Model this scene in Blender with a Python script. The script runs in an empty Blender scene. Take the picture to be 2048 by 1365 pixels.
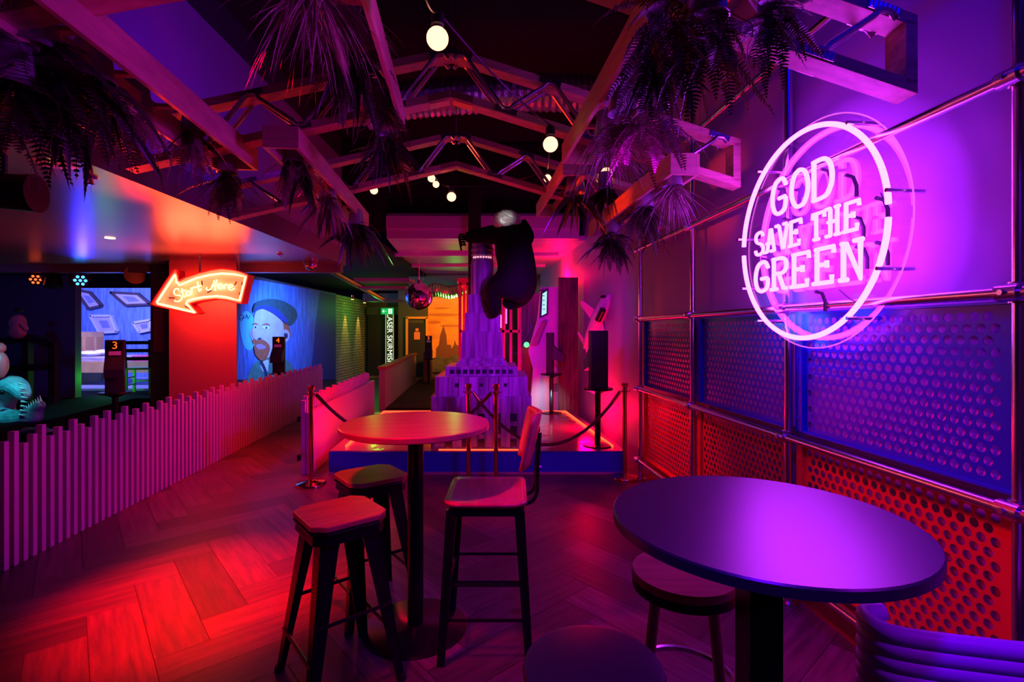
import bpy, bmesh, math, random
from math import sin, cos, pi, sqrt, radians as rad
from mathutils import Vector, Matrix, Euler

# ------------------------------------------------------------------ camera, world, exposure
S = bpy.context.scene
C = S.collection
CZ = 1.55
cam_d = bpy.data.cameras.new('camera'); cam = bpy.data.objects.new('camera', cam_d); C.objects.link(cam)
cam.location = (0, 0, CZ); cam.rotation_euler = (pi/2, 0, 0)
cam_d.sensor_width = 36; cam_d.lens = 36*1000/2048; cam_d.shift_y = -19.5/2048; cam_d.clip_start = .05
S.camera = cam
S.view_settings.view_transform = 'Standard'; S.view_settings.look = 'None'
S.view_settings.exposure = 0.0; S.view_settings.gamma = 1.0; S.view_settings.use_curve_mapping = False
w = bpy.data.worlds.new('world'); S.world = w; w.use_nodes = True
w.node_tree.nodes['Background'].inputs[0].default_value = (.30, .10, 1, 1)
w.node_tree.nodes['Background'].inputs[1].default_value = .002

def spot(loc, target, col, power, size=60, blend=.6, radius=.05):
    d = bpy.data.lights.new('spot', 'SPOT'); d.color = col; d.energy = power
    d.spot_size = rad(size); d.spot_blend = blend; d.shadow_soft_size = radius
    o = bpy.data.objects.new('spot_light', d); C.objects.link(o); o.location = loc
    o.rotation_euler = (Vector(target)-Vector(loc)).to_track_quat('-Z', 'Y').to_euler()
    return o
def point(loc, col, power, radius=.06):
    d = bpy.data.lights.new('point', 'POINT'); d.color = col; d.energy = power; d.shadow_soft_size = radius
    o = bpy.data.objects.new('point_light', d); C.objects.link(o); o.location = loc
    return o
def area(loc, target, col, power, sx=.5, sy=.5):
    d = bpy.data.lights.new('area', 'AREA'); d.color = col; d.energy = power; d.shape = 'RECTANGLE'; d.size = sx; d.size_y = sy
    o = bpy.data.objects.new('area_light', d); C.objects.link(o); o.location = loc
    o.rotation_euler = (Vector(target)-Vector(loc)).to_track_quat('-Z', 'Y').to_euler()
    return o

MAG = (.55, .0, 1); RED = (1, .0, .02); BLUE = (.0, .02, 1); PUR = (.38, .0, 1)
def P(u, v, D): return Vector(((u-1024)*D/1000, D, CZ-(v-663)*D/1000))
# added purple floods from the right, strengthening the neon on fence and troughs
spot((1.15, 3.6, 2.35), (-3.35, 4.3, .45), (.42,.0,1), 190, 60, .8, .08)
spot((.8, 2.2, 2.2), (-1.6, 2.3, 2.75), (.55,.0,1), 60, 60, .8, .1)
# red pool on the floor at left
spot((-1.95, 3.0, 2.5), (-1.82, 2.98, 0), (1,.0,.004), 1900, 42, 1, .10)
spot((-2.6, 5.6, 2.45), (-2.7, 5.6, 0), (1,.0,.004), 260, 90, .9, .10)
# red on the oak table and stools, and up at the trusses
spot((-.9, 1.7, 2.5), (-.4, 2.75, .9), (1,.0,.02), 190, 60, .9, .08)
spot((-2.2, 3.6, 1.7), (.2, 3.6, 3.0), (1,.012,.0), 70, 46, .9, .1)
# red on the perforated panels
spot((.1, 2.3, 2.3), (1.65, 2.0, .55), (1,.0,.01), 110, 48, .8, .1)
spot((.3, 4.4, 2.2), (1.45, 4.4, .6), (1,.0,.01), 110, 50, .8, .1)  # added spot, stands in for the platform's red light on the far panel
# blue floods on the upper walls
spot((-1.2, 3.4, 2.9), (-2.7, 4.2, 3.6), (.10,.0,1), 50, 80, .8, .1)
spot((1.1, .9, 3.9), (1.7, 1.3, 3.2), (.0,.0,1), 60, 110, .9, .1)
spot((.7, 2.0, 3.1), (1.6, 2.2, 1.3), (.0,.0,1), 70, 60, .9, .1)
spot((.2, .2, 2.6), (.9, 2.0, 0), (.12,.0,1), 120, 90, .9, .1)
# blue PAR at the soffit edge washing the ceiling
spot(tuple(P(165,575,7.25)), tuple(P(150,480,5.0)), (.02,.01,1), 45, 40, .8, .06)
# red wall wash on pillar, ceiling and right of platform
area((-3.75, 6.05, 2.0), (-3.75, 5.7, 2.6), (1,.07,.03), 25, 1.0, .3)  # added area light, strengthens the arrow sign's glow on the ceiling
spot((-2.9, 5.4, 1.4), (-4.1, 6.8, 1.6), (1,.0,.01), 60, 90, .9, .1)
spot((-3.2, 4.4, 1.9), (-1.7, 2.4, 2.5), (1,.02,.0), 130, 60, .9, .1)  # added red spot, stands in for the arrow sign's light on the ferns
spot((-2.2, 6.3, 1.9), (-.5, 6.1, 1.3), (1,.02,.05), 150, 60, .9, .1)
spot((-.2, 4.3, 3.0), tuple(P(1014,443,5.75)), (1,1,.95), 22, 9, .5, .03)  # added narrow white spot, only to brighten the ape's grey head
point((1.0, 6.7, .5), (1,.0,.04), 45, .1)
point((.9, 9.6, 2.6), (1,.0,.05), 60, .15)
point((-1.7, 5.9, .6), (1,.0,.03), 22, .1)
# purple on the tower and rear ceiling
spot((.6, 3.6, 1.9), (-.36, 6.0, 1.4), (.40,.0,1), 160, 50, .7, .1)
spot((-.3, 6.6, .9), (-.3, 9.5, 3.0), (.8,.0,.5), 95, 110, .9, .1)
spot((.2, 4.2, 2.2), (1.0, 8.2, 1.5), (.45,.0,1), 120, 60, .8, .1)
# display cabinet glow
point((-.4, 9.4, 1.6), (1,.02,.15), 30, .1)
# white floor-level glow on the arcade cabinet
spot((.60, 7.85, .55), (.60, 8.5, .30), (.6,.75,1), 10, 90, .9, .05)
# blue portrait mural, bedroom, dinosaur
spot((-3.7, 10.2, 2.4), (-5.2, 11.0, 1.4), (.06,.22,1), 520, 110, .8, .08)
area((-8.0, 9.0, 2.9), (-8.2, 11.5, 1.3), (.22,.22,1), 300, 1.5, .4)
point((-7.0, 8.6, .75), (.05,1,.05), 6, .08)
spot((-7.4, 9.0, 2.3), (-8.4, 10.2, .9), (1,.6,.4), 50, 50, .8, .1)
spot((-5.2, 5.0, 2.2), (-6.1, 6.1, .9), (.0,.65,.8), 170, 34, .8, .08)
spot((-7.0, 6.0, 2.3), (-7.6, 8.2, 1.4), (.0,.1,.8), 12, 90, .9, .08)
# brick wall washers, green wash, orange end wall
for (u, v, D) in ((697,594,15.5),(722,601,16.8)):
    p = P(u,v,D)+Vector((.10,0,-.1)); spot(tuple(p), tuple(p+Vector((-.12,0,-1.2))), (1,.62,.08), 90, 38, .6, .02)
point((-4.3, 15.6, 2.2), (.1,1,.05), 14, .1)
spot((-1.4, 14.2, 2.5), (-2.2, 17, 1.7), (1,.36,.02), 600, 80, .9, .1)
point((-1.4, 12.4, 2.3), (.15,1,.15), 9, .1)
spot((-1.2, 6.8, 1.7), (-2.2, 6.6, .4), (1,.0,.03), 60, 100, .9, .1)
area((-3.95, 6.50, 2.02), (-4.0, 6.78, 1.9), (1,.05,.02), 22, .9, .35)  # added area light imitating the arrow sign's spill on the pillar
spot((1.35, .35, 2.0), (1.05, 1.1, .8), (.40,.0,1), 40, 50, .9, .08)  # added purple spot to bring out the channels of the upholstered chair
spot((-1.6, 3.4, 2.15), (.86, 3.75, 2.5), (1,.03,.0), 300, 17, .9, .06)


# ------------------------------------------------------------------ helpers
def P(u, v, D):
    """point seen at photo position (u, v) at measured depth D metres"""
    return Vector(((u-1024)*D/1000, D, CZ-(v-663)*D/1000))
ROOM = rad(5.55)          # the room's long direction, turned left of the view axis
UD = Vector((-.0967, .9953, 0)); UR = Vector((.9953, .0967, 0))
def PX(D): return 1.86-.098*D     # scaffold pipe line
def WX(D): return 1.98-.098*D     # right wall face

class MB:
    def __init__(s): s.v = []; s.f = []; s.m = []; s.mi = 0
    def add(s, vs, fs):
        n = len(s.v); s.v += [Vector(v) for v in vs]
        for f in fs: s.f.append(tuple(i+n for i in f)); s.m.append(s.mi)
        return s
    def box(s, c, d, rz=0, M=None):
        x, y, z = d[0]/2, d[1]/2, d[2]/2
        vs = [Vector((a*x, b*y, e*z)) for a in (-1, 1) for b in (-1, 1) for e in (-1, 1)]
        R = M if M is not None else Matrix.Rotation(rz, 3, 'Z')
        vs = [R @ v + Vector(c) for v in vs]
        return s.add(vs, [(0,1,3,2),(4,6,7,5),(0,4,5,1),(2,3,7,6),(0,2,6,4),(1,5,7,3)])
    def hexa(s, bot, top):
        n = len(bot)
        return s.add(list(bot)+list(top), [tuple(range(n-1,-1,-1)), tuple(range(n,2*n))]+[(i,(i+1)%n,(i+1)%n+n,i+n) for i in range(n)])
    def prism(s, pts, z0, z1):
        return s.hexa([(p[0],p[1],z0) for p in pts], [(p[0],p[1],z1) for p in pts])
    def bar(s, a, b, wx, wy, up=(0,0,1), w2=None):
        a = Vector(a); b = Vector(b); d = (b-a).normalized(); up = Vector(up)
        if abs(d.dot(up)) > .98: up = Vector((0,1,0))
        x = d.cross(up).normalized(); y = x.cross(d).normalized()
        k = 1 if w2 is None else w2
        B = [a+x*wx/2*i+y*wy/2*j for i,j in ((-1,-1),(1,-1),(1,1),(-1,1))]
        T = [b+x*wx*k/2*i+y*wy*k/2*j for i,j in ((-1,-1),(1,-1),(1,1),(-1,1))]
        return s.hexa(B, T)
    def cyl(s, a, b, r, r2=None, n=16, cap=True):
        a = Vector(a); b = Vector(b); r2 = r if r2 is None else r2
        d = (b-a).normalized(); q = d.to_track_quat('Z', 'Y')
        A = [a+q@Vector((cos(t)*r, sin(t)*r, 0)) for t in [2*pi*i/n for i in range(n)]]
        B = [b+q@Vector((cos(t)*r2, sin(t)*r2, 0)) for t in [2*pi*i/n for i in range(n)]]
        fs = [(i,(i+1)%n,(i+1)%n+n,i+n) for i in range(n)]
        if cap: fs += [tuple(range(n-1,-1,-1)), tuple(range(n,2*n))]
        return s.add(A+B, fs)
    def lathe(s, prof, c=(0,0,0), n=24):
        c = Vector(c); vs = []; fs = []; m = len(prof)
        for i in range(n):
            t = 2*pi*i/n
            for r, z in prof: vs.append(c+Vector((cos(t)*r, sin(t)*r, z)))
        for i in range(n):
            for j in range(m-1):
                a = i*m+j; b = ((i+1)%n)*m+j; fs.append((a,b,b+1,a+1))
        if prof[0][0] > 1e-5: fs.append(tuple(i*m for i in range(n-1,-1,-1)))
        if prof[-1][0] > 1e-5: fs.append(tuple(i*m+m-1 for i in range(n)))
        return s.add(vs, fs)
    def sphere(s, c, r, n=16, m=10, sc=(1,1,1)):
        c = Vector(c); vs = []; fs = []
        for j in range(m+1):
            p = pi*j/m
            for i in range(n):
                t = 2*pi*i/n; vs.append(c+Vector((sin(p)*cos(t)*r*sc[0], sin(p)*sin(t)*r*sc[1], cos(p)*r*sc[2])))
        for j in range(m):
            for i in range(n):
                fs.append((j*n+i, (j+1)*n+i, (j+1)*n+(i+1)%n, j*n+(i+1)%n))
        return s.add(vs, fs)
    def tube(s, path, r, n=8, closed=False, taper=None):
        path = [Vector(p) for p in path]; N = len(path)
        def tan(i):
            if closed: return (path[(i+1)%N]-path[(i-1)%N]).normalized()
            return (path[min(i+1,N-1)]-path[max(i-1,0)]).normalized()
        t0 = tan(0); ref = Vector((0,0,1)) if abs(t0.z) < .9 else Vector((1,0,0))
        x = t0.cross(ref).normalized(); vs = []
        for i in range(N):
            t = tan(i); x = (x-t*x.dot(t))
            x = x.normalized() if x.length > 1e-6 else t.orthogonal().normalized()
            y = t.cross(x)
            rr = r if taper is None else r*(1+(taper-1)*i/(N-1))
            for k in range(n):
                a = 2*pi*k/n; vs.append(path[i]+x*cos(a)*rr+y*sin(a)*rr)
        fs = []
        for i in range(N if closed else N-1):
            for k in range(n):
                a = i*n; b = ((i+1)%N)*n; fs.append((a+k, a+(k+1)%n, b+(k+1)%n, b+k))
        if not closed: fs += [tuple(range(n-1,-1,-1)), tuple((N-1)*n+k for k in range(n))]
        return s.add(vs, fs)
    def poly(s, pts, depth=None, nrm=None):
        n = len(pts)
        if depth is None: return s.add(pts, [tuple(range(n))])
        d = Vector(nrm)*depth
        return s.hexa(pts, [Vector(p)+d for p in pts])
    def build(s, name, mat, parent=None, loc=None, world=False, smooth=False, bevel=0, rz=0):
        me = bpy.data.meshes.new(name)
        off = Vector(parent.location) if (world and parent is not None) else Vector((0,0,0))
        if world and parent is None and loc is not None: off = Vector(loc)
        me.from_pydata([v-off for v in s.v], [], s.f)
        mats = mat if isinstance(mat, (list, tuple)) else [mat]
        for m in mats: me.materials.append(m)
        if len(mats) > 1: me.polygons.foreach_set('material_index', s.m)
        me.update()
        if smooth:
            me.polygons.foreach_set('use_smooth', [True]*len(me.polygons))
            try: me.set_sharp_from_angle(angle=rad(40))
            except Exception: pass
        o = bpy.data.objects.new(name, me); C.objects.link(o)
        if parent: o.parent = parent
        if loc is not None: o.location = loc
        if rz: o.rotation_euler.z = rz
        if bevel:
            b = o.modifiers.new('bevel', 'BEVEL'); b.width = bevel; b.segments = 2; b.limit_method = 'ANGLE'; b.angle_limit = rad(35)
        return o

def tag(o, label=None, cat=None, group=None, kind=None):
    if label: o['label'] = label
    if cat: o['category'] = cat
    if group: o['group'] = group
    if kind: o['kind'] = kind
    return o
def thing(name, label, cat, loc=(0,0,0), rz=0, group=None):
    o = bpy.data.objects.new(name, None); C.objects.link(o); o.location = loc; o.rotation_euler.z = rz
    o.empty_display_size = .05
    return tag(o, label, cat, group)
def dup(root, loc, rz=0, label=None, group=None, sc=None):
    r = root.copy(); C.objects.link(r); r.location = loc; r.rotation_euler.z = rz
    if label: r['label'] = label
    if group: r['group'] = group
    if sc: r.scale = (sc, sc, sc)
    for ch in list(root.children):
        c = ch.copy(); C.objects.link(c); c.parent = r
        for g in list(ch.children):
            d = g.copy(); C.objects.link(d); d.parent = c
    return r
def struct(name, mb, mat, **k):
    return tag(mb.build(name, mat, **k), kind='structure')

def smooth_path(pts, k=6, closed=False):
    pts = [Vector(p) for p in pts]; out = []; N = len(pts)
    rng = range(N if closed else N-1)
    for i in rng:
        if closed: p0,p1,p2,p3 = pts[i-1],pts[i],pts[(i+1)%N],pts[(i+2)%N]
        else: p0,p1,p2,p3 = pts[max(i-1,0)],pts[i],pts[i+1],pts[min(i+2,N-1)]
        for j in range(k):
            t = j/k
            out.append(.5*((2*p1)+(-p0+p2)*t+(2*p0-5*p1+4*p2-p3)*t*t+(-p0+3*p1-3*p2+p3)*t**3))
    if not closed: out.append(pts[-1])
    return out

# ------------------------------------------------------------------ materials
def mat(name, col, rough=.5, metal=0, emit=None, est=1, noise=0, nscale=8, spec=.5, bump=0, stretch=None, aniso=0, trans=0, alpha=1, coat=0):
    m = bpy.data.materials.new(name); m.use_nodes = True; nt = m.node_tree; b = nt.nodes['Principled BSDF']
    b.inputs['Base Color'].default_value = (*col, 1); b.inputs['Roughness'].default_value = rough; b.inputs['Metallic'].default_value = metal
    b.inputs['Specular IOR Level'].default_value = spec
    if coat: b.inputs['Coat Weight'].default_value = coat; b.inputs['Coat Roughness'].default_value = .12
    if emit: b.inputs['Emission Color'].default_value = (*emit, 1); b.inputs['Emission Strength'].default_value = est
    if trans: b.inputs['Transmission Weight'].default_value = trans
    if alpha < 1: b.inputs['Alpha'].default_value = alpha
    if noise or bump:
        tc = nt.nodes.new('ShaderNodeTexCoord'); mp = nt.nodes.new('ShaderNodeMapping')
        mp.inputs['Scale'].default_value = stretch or (1,1,1)
        nz = nt.nodes.new('ShaderNodeTexNoise'); nz.inputs['Scale'].default_value = nscale; nz.inputs['Detail'].default_value = 5
        nt.links.new(tc.outputs['Object'], mp.inputs[0]); nt.links.new(mp.outputs[0], nz.inputs['Vector'])
        if noise:
            r = nt.nodes.new('ShaderNodeValToRGB')
            r.color_ramp.elements[0].position = .3; r.color_ramp.elements[1].position = .72
            r.color_ramp.elements[0].color = (*[c*(1-noise) for c in col], 1); r.color_ramp.elements[1].color = (*[min(1, c*(1+noise*.5)) for c in col], 1)
            nt.links.new(nz.outputs['Fac'], r.inputs[0]); nt.links.new(r.outputs[0], b.inputs['Base Color'])
        if bump:
            bp = nt.nodes.new('ShaderNodeBump'); bp.inputs['Strength'].default_value = bump; bp.inputs['Distance'].default_value = .02
            nt.links.new(nz.outputs['Fac'], bp.inputs['Height']); nt.links.new(bp.outputs[0], b.inputs['Normal'])
    if aniso: b.inputs['Anisotropic'].default_value = aniso
    return m
def emi(name, col, st):
    m = bpy.data.materials.new(name); m.use_nodes = True; nt = m.node_tree; nt.nodes.clear()
    e = nt.nodes.new('ShaderNodeEmission'); e.inputs[0].default_value = (*col, 1); e.inputs[1].default_value = st
    o = nt.nodes.new('ShaderNodeOutputMaterial'); nt.links.new(e.outputs[0], o.inputs[0]); return m

def floor_mat():
    m = bpy.data.materials.new('herringbone_floor'); m.use_nodes = True; nt = m.node_tree; b = nt.nodes['Principled BSDF']
    at = nt.nodes.new('ShaderNodeAttribute'); at.attribute_name = 'tone'
    tc = nt.nodes.new('ShaderNodeAttribute'); tc.attribute_name = 'grain'
    mp = nt.nodes.new('ShaderNodeMapping'); mp.inputs['Scale'].default_value = (2.2, 26, 1)
    nz = nt.nodes.new('ShaderNodeTexNoise'); nz.inputs['Scale'].default_value = 1.0; nz.inputs['Detail'].default_value = 8; nz.inputs['Roughness'].default_value = .62
    nt.links.new(tc.outputs['Vector'], mp.inputs[0]); nt.links.new(mp.outputs[0], nz.inputs['Vector'])
    r = nt.nodes.new('ShaderNodeValToRGB'); r.color_ramp.elements[0].position = .32; r.color_ramp.elements[1].position = .7
    r.color_ramp.elements[0].color = (.075, .042, .046, 1); r.color_ramp.elements[1].color = (.21, .12, .125, 1)
    mx = nt.nodes.new('ShaderNodeMix'); mx.data_type = 'RGBA'; mx.blend_type = 'MULTIPLY'; mx.inputs[0].default_value = 1
    nt.links.new(nz.outputs['Fac'], r.inputs[0]); nt.links.new(r.outputs[0], mx.inputs[6]); nt.links.new(at.outputs['Color'], mx.inputs[7])
    nt.links.new(mx.outputs[2], b.inputs['Base Color'])
    rr = nt.nodes.new('ShaderNodeMapRange'); rr.inputs[3].default_value = .28; rr.inputs[4].default_value = .52
    nt.links.new(nz.outputs['Fac'], rr.inputs[0]); nt.links.new(rr.outputs[0], b.inputs['Roughness'])
    bp = nt.nodes.new('ShaderNodeBump'); bp.inputs['Strength'].default_value = .35; bp.inputs['Distance'].default_value = .004
    nt.links.new(nz.outputs['Fac'], bp.inputs['Height']); nt.links.new(bp.outputs[0], b.inputs['Normal'])
    return m
def brick_mat():
    m = bpy.data.materials.new('brick'); m.use_nodes = True; nt = m.node_tree; b = nt.nodes['Principled BSDF']
    tc = nt.nodes.new('ShaderNodeTexCoord'); mp = nt.nodes.new('ShaderNodeMapping'); mp.inputs['Rotation'].default_value = (pi/2, 0, pi/2)
    sp = nt.nodes.new('ShaderNodeSeparateXYZ'); cb = nt.nodes.new('ShaderNodeCombineXYZ')
    nt.links.new(tc.outputs['Object'], sp.inputs[0]); nt.links.new(sp.outputs[1], cb.inputs[0]); nt.links.new(sp.outputs[2], cb.inputs[1])
    br = nt.nodes.new('ShaderNodeTexBrick'); br.inputs['Scale'].default_value = 1; br.inputs['Brick Width'].default_value = .23; br.inputs['Row Height'].default_value = .085
    br.inputs['Mortar Size'].default_value = .009; br.inputs['Color1'].default_value = (.55,.5,.42,1); br.inputs['Color2'].default_value = (.42,.38,.3,1); br.inputs['Mortar'].default_value = (.08,.07,.06,1)
    nt.links.new(cb.outputs[0], br.inputs['Vector']); nt.links.new(br.outputs['Color'], b.inputs['Base Color']); b.inputs['Roughness'].default_value = .55
    bp = nt.nodes.new('ShaderNodeBump'); bp.inputs['Strength'].default_value = .8; bp.inputs['Distance'].default_value = .02; bp.invert = True
    nt.links.new(br.outputs['Fac'], bp.inputs['Height']); nt.links.new(bp.outputs[0], b.inputs['Normal'])
    return m
def glass_sheet(name, col=(1,1,1), refl=.3):
    # thin acrylic: clear with a mirror-like gloss
    m = bpy.data.materials.new(name); m.use_nodes = True; nt = m.node_tree; nt.nodes.clear()
    t = nt.nodes.new('ShaderNodeBsdfTransparent'); t.inputs[0].default_value = (*col, 1)
    g = nt.nodes.new('ShaderNodeBsdfGlossy'); g.inputs['Roughness'].default_value = .03
    lw = nt.nodes.new('ShaderNodeLayerWeight'); lw.inputs[0].default_value = .5
    f = nt.nodes.new('ShaderNodeMath'); f.operation = 'POWER'; f.inputs[1].default_value = 2.0; nt.links.new(lw.outputs['Facing'], f.inputs[0])
    mt = nt.nodes.new('ShaderNodeMath'); mt.operation = 'MULTIPLY_ADD'; mt.inputs[1].default_value = .55; mt.inputs[2].default_value = refl; mt.use_clamp = True
    mx = nt.nodes.new('ShaderNodeMixShader'); o = nt.nodes.new('ShaderNodeOutputMaterial')
    nt.links.new(f.outputs[0], mt.inputs[0]); nt.links.new(mt.outputs[0], mx.inputs[0]); nt.links.new(t.outputs[0], mx.inputs[1]); nt.links.new(g.outputs[0], mx.inputs[2]); nt.links.new(mx.outputs[0], o.inputs[0])
    return m

M = dict(
 floor=floor_mat(), brick=brick_mat(),
 wall=mat('painted_wall', (.36,.24,.46), .55, noise=.05, nscale=3), wall_dark=mat('dark_painted_wall', (.05,.05,.06), .6),
 soffit=mat('satin_ceiling_board', (.17,.14,.16), .28, noise=.1, nscale=3, stretch=(.4,9,1), spec=.5, bump=.05),
 ceil_black=mat('black_ceiling', (.004,.004,.005), .9), white=mat('white_paint', (.7,.7,.72), .5), cream=mat('cream_board', (.55,.53,.55), .45),
 timber=mat('pine_timber', (.62,.43,.25), .5, noise=.25, nscale=5, stretch=(1,1,6)), timber_x=mat('pine_rafter', (.60,.40,.23), .5, noise=.3, nscale=6, stretch=(.6,4,9)),
 steel=mat('galvanised_steel', (.62,.62,.66), .25, 1), chrome=mat('polished_chrome', (.85,.85,.88), .08, 1), pipe=mat('steel_pipe', (.66,.66,.7), .22, 1),
 brass=mat('polished_copper', (.75,.38,.2), .13, 1), black=mat('black_metal', (.006,.006,.008), .30, spec=.35), black_m=mat('matt_black', (.01,.01,.012), .6),
 rope=mat('maroon_rope', (.12,.02,.03), .8, bump=.6, nscale=60), seat=mat('oak_seat', (.50,.14,.10), .34, noise=.3, nscale=5, stretch=(1,7,1)),
 seat_y=mat('oak_board', (.56,.16,.12), .3, noise=.25, nscale=5, stretch=(7,1,1)),
 top1=mat('oak_laminate', (.55,.15,.13), .24, noise=.15, nscale=4, stretch=(1,8,1)), top2=mat('black_laminate', (.03,.03,.04), .34, spec=.9),
 bluep=mat('blue_powder_coat', (.008,.016,.42), .3, spec=.5), redp=mat('red_powder_coat', (.75,.04,.03), .32, spec=.5), redboard=mat('red_board', (.35,.03,.03), .5),
 blueboard=mat('blue_painted_board', (.02,.04,.75), .45), leather=mat('purple_upholstery', (.40,.14,.65), .45), leg_wood=mat('beech_leg', (.55,.36,.2), .45, noise=.2, nscale=8),
 leaf=mat('dark_leaf', (.030,.055,.022), .38, spec=.6), leaf2=mat('lit_fern_leaf', (.30,.22,.16), .5), leaf3=mat('lit_grass_leaf', (.36,.27,.24), .42), root=mat('dry_root', (.28,.16,.08), .7), pot=mat('zinc_pot', (.40,.40,.46), .35, .6),  # fern and grass colours are paled so those plants look lit
 fur=mat('black_sculpted_fur', (.006,.005,.006), .8, bump=.5, nscale=30, spec=.15), foil=mat('grey_crumpled_wrap', (.75,.75,.72), .35, .2, bump=1.0, nscale=14),
 tower=mat('carved_grey_foam', (.50,.42,.55), .6, noise=.65, nscale=3, stretch=(6,6,.5)), tower_win=mat('recessed_window', (.03,.03,.05), .4),
 picket=mat('pink_white_picket', (.60,.42,.52), .5), carpet=mat('speckled_carpet', (.03,.035,.03), .95, noise=.8, nscale=60), platform=mat('glossy_platform_top', (.25,.2,.22), .14, bump=.5, nscale=4),
 neon=emi('magenta_neon', (.52, .023, 1.0), 31), neonr=emi('orange_neon', (1, .075, .030), 27), neony=emi('yellow_neon', (1, .28, .10), 9),
 bulb=emi('warm_bulb', (1, .36, .2), 3.6), ledred=emi('red_led_rope', (1, .03, .01), 7), blueled=emi('blue_led', (.02,.25,1), 10), redled=emi('red_led', (1,.08,.02), 4), dot=emi('warm_downlight', (1,.5,.2), 8),
 acrylic=glass_sheet('clear_acrylic', refl=.04), glass=glass_sheet('cabinet_glass', refl=.05),
 signface=mat('coral_sign_face', (.92,.78,.62), .4), signside=mat('red_sign_case', (.55,.02,.04), .4),
 green=mat('exit_green', (0,.35,.06), .5, emit=(0,.5,.1), est=.8), lit=emi('lit_lettering', (.9,1,.7), 1.3), ltext=emi('orange_lit_number', (1,.12,.01), 1.6), screen=emi('lit_screen', (.45,.8,.85), 1.1),
 lilac=mat('lilac_print', (.5,.42,.6), .5), wframe=mat('pale_frame', (.6,.6,.62), .5), dframe=mat('dark_frame', (.07,.04,.05), .5),
)
# ------------------------------------------------------------------ setting
def herringbone():
    W, L = .23, .92; g = .0015; mb = MB(); tones = []; grain = []
    rnd = random.Random(4); a = rad(45)+ROOM-rad(9)
    ca, sa = cos(a), sin(a)
    n = int(L/W)
    for i in range(-95, 96):
        for j in range(-30, 31):
            # classic herringbone lattice: pairs of planks
            ox = i*W + j*L; oy = i*W - j*L
            for kind in (0, 1):
                if kind == 0: x0, y0, x1, y1 = ox, oy, ox+L, oy+W
                else: x0, y0, x1, y1 = ox, oy+W, ox+W, oy+W+L
                cx, cy = (x0+x1)/2, (y0+y1)/2
                X = cx*ca-cy*sa; Y = cx*sa+cy*ca+6
                if not (-8 < X < 3.2 and .2 < Y < 19): continue
                q = [(x0+g,y0+g),(x1-g,y0+g),(x1-g,y1-g),(x0+g,y1-g)]
                vs = [(p[0]*ca-p[1]*sa, p[0]*sa+p[1]*ca+6, 0) for p in q]
                mb.add(vs, [(0,1,2,3)])
                t = rnd.choice((.55,.7,.85,1.0,1.15))*rnd.uniform(.85,1.1); sd = rnd.uniform(0, 50)
                tones.append(t)
                if kind == 0: grain += [(0,sd,0),(L,sd,0),(L,sd+W,0),(0,sd+W,0)]
                else: grain += [(0,sd,0),(0,sd+W,0),(L,sd+W,0),(L,sd,0)]
    o = mb.build('floor', M['floor'])
    me = o.data; ta = me.attributes.new('tone', 'FLOAT_COLOR', 'POINT'); ga = me.attributes.new('grain', 'FLOAT_VECTOR', 'POINT')
    tv = []; 
    for t in tones: tv += [t, t, t, 1]*4
    ta.data.foreach_set('color', tv); ga.data.foreach_set('vector', [c for v in grain for c in v])
    tag(o, kind='structure')
herringbone()
struct('floor_subfloor', MB().box((-3, 8, -.06), (22, 26, .11)), M['wall_dark'])

# right wall (turned with the room)
def rw(D0, D1, z0, z1, th=.12):
    a0 = Vector((WX(D0), D0, z0)); a1 = Vector((WX(D1), D1, z0)); n = Vector((.995,.098,0))*th; h = Vector((0,0,z1-z0))
    return [a0, a1, a1+n, a0+n], [p+h for p in (a0, a1, a1+n, a0+n)]
mb = MB(); mb.hexa(*rw(-.6, 17.5, 0, 4.6)); struct('wall_right', mb, M['wall'])
struct('ceiling', MB().box((-3, 7.5, 4.66), (16, 18, .1)), M['ceil_black'])
mb = MB(); mb.box((-2.76, 3.4, 3.57), (.12, 9.2, 1.45)); struct('wall_left_upper', mb, M['wall'])
mb = MB(); mb.box((-2.80, 3.4, 4.45), (.2, 9.2, .32)); struct('trim_1', mb, M['wall_dark'])
mb = MB(); mb.box((-6.725, 3.12, 2.64), (8.55, 8.5, .24)); struct('ceiling_soffit', mb, M['soffit'])
mb = MB(); mb.box((-5.6, 7.34, 2.47), (6.2, .12, .12)); struct('trim_2', mb, M['soffit'])
mb = MB(); mb.box((-2.5,-.7,2.3),(10,.1,4.6)); struct('wall_behind', mb, M['wall_dark'])
# rear ceilings
mb = MB(); mb.box((-.46, 8.0, 3.22), (3.05, .16, .40)); mb.box((-.46,7.90,3.27),(3.05,.04,.20)); struct('trim_3', mb, M['cream'])
mb = MB()
mb.prism([(-2.0,8.1),(1.22,8.1),(.72,13.4),(-2.5,13.4)], 3.02, 3.1)
for D in (9.4, 11.0): mb.box((-.6-.09*(D-8), D, 2.99), (3.2,.12,.06))
struct('ceiling_rear', mb, M['cream'])
struct('trim_4', MB().box((-1.0, 12.9, 2.86), (3.3, .2, .28)), mat('green_bulkhead', (.12,.5,.15), .6))
mb = MB(); mb.box((-4.5, 8.0, 3.9), (5.0,.14,1.5)); mb.box((-.46, 8.12, 3.98), (4.0,.14,1.2)); struct('wall_bulkhead', mb, M['ceil_black'])
mb = MB(); mb.box((-4.9, 12.5, 3.0), (5.4, 9.6, .1)); mb.box((-1, 15.5, 2.95), (5, 4.5, .1)); struct('ceiling_service_void', mb, M['ceil_black'])
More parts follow.
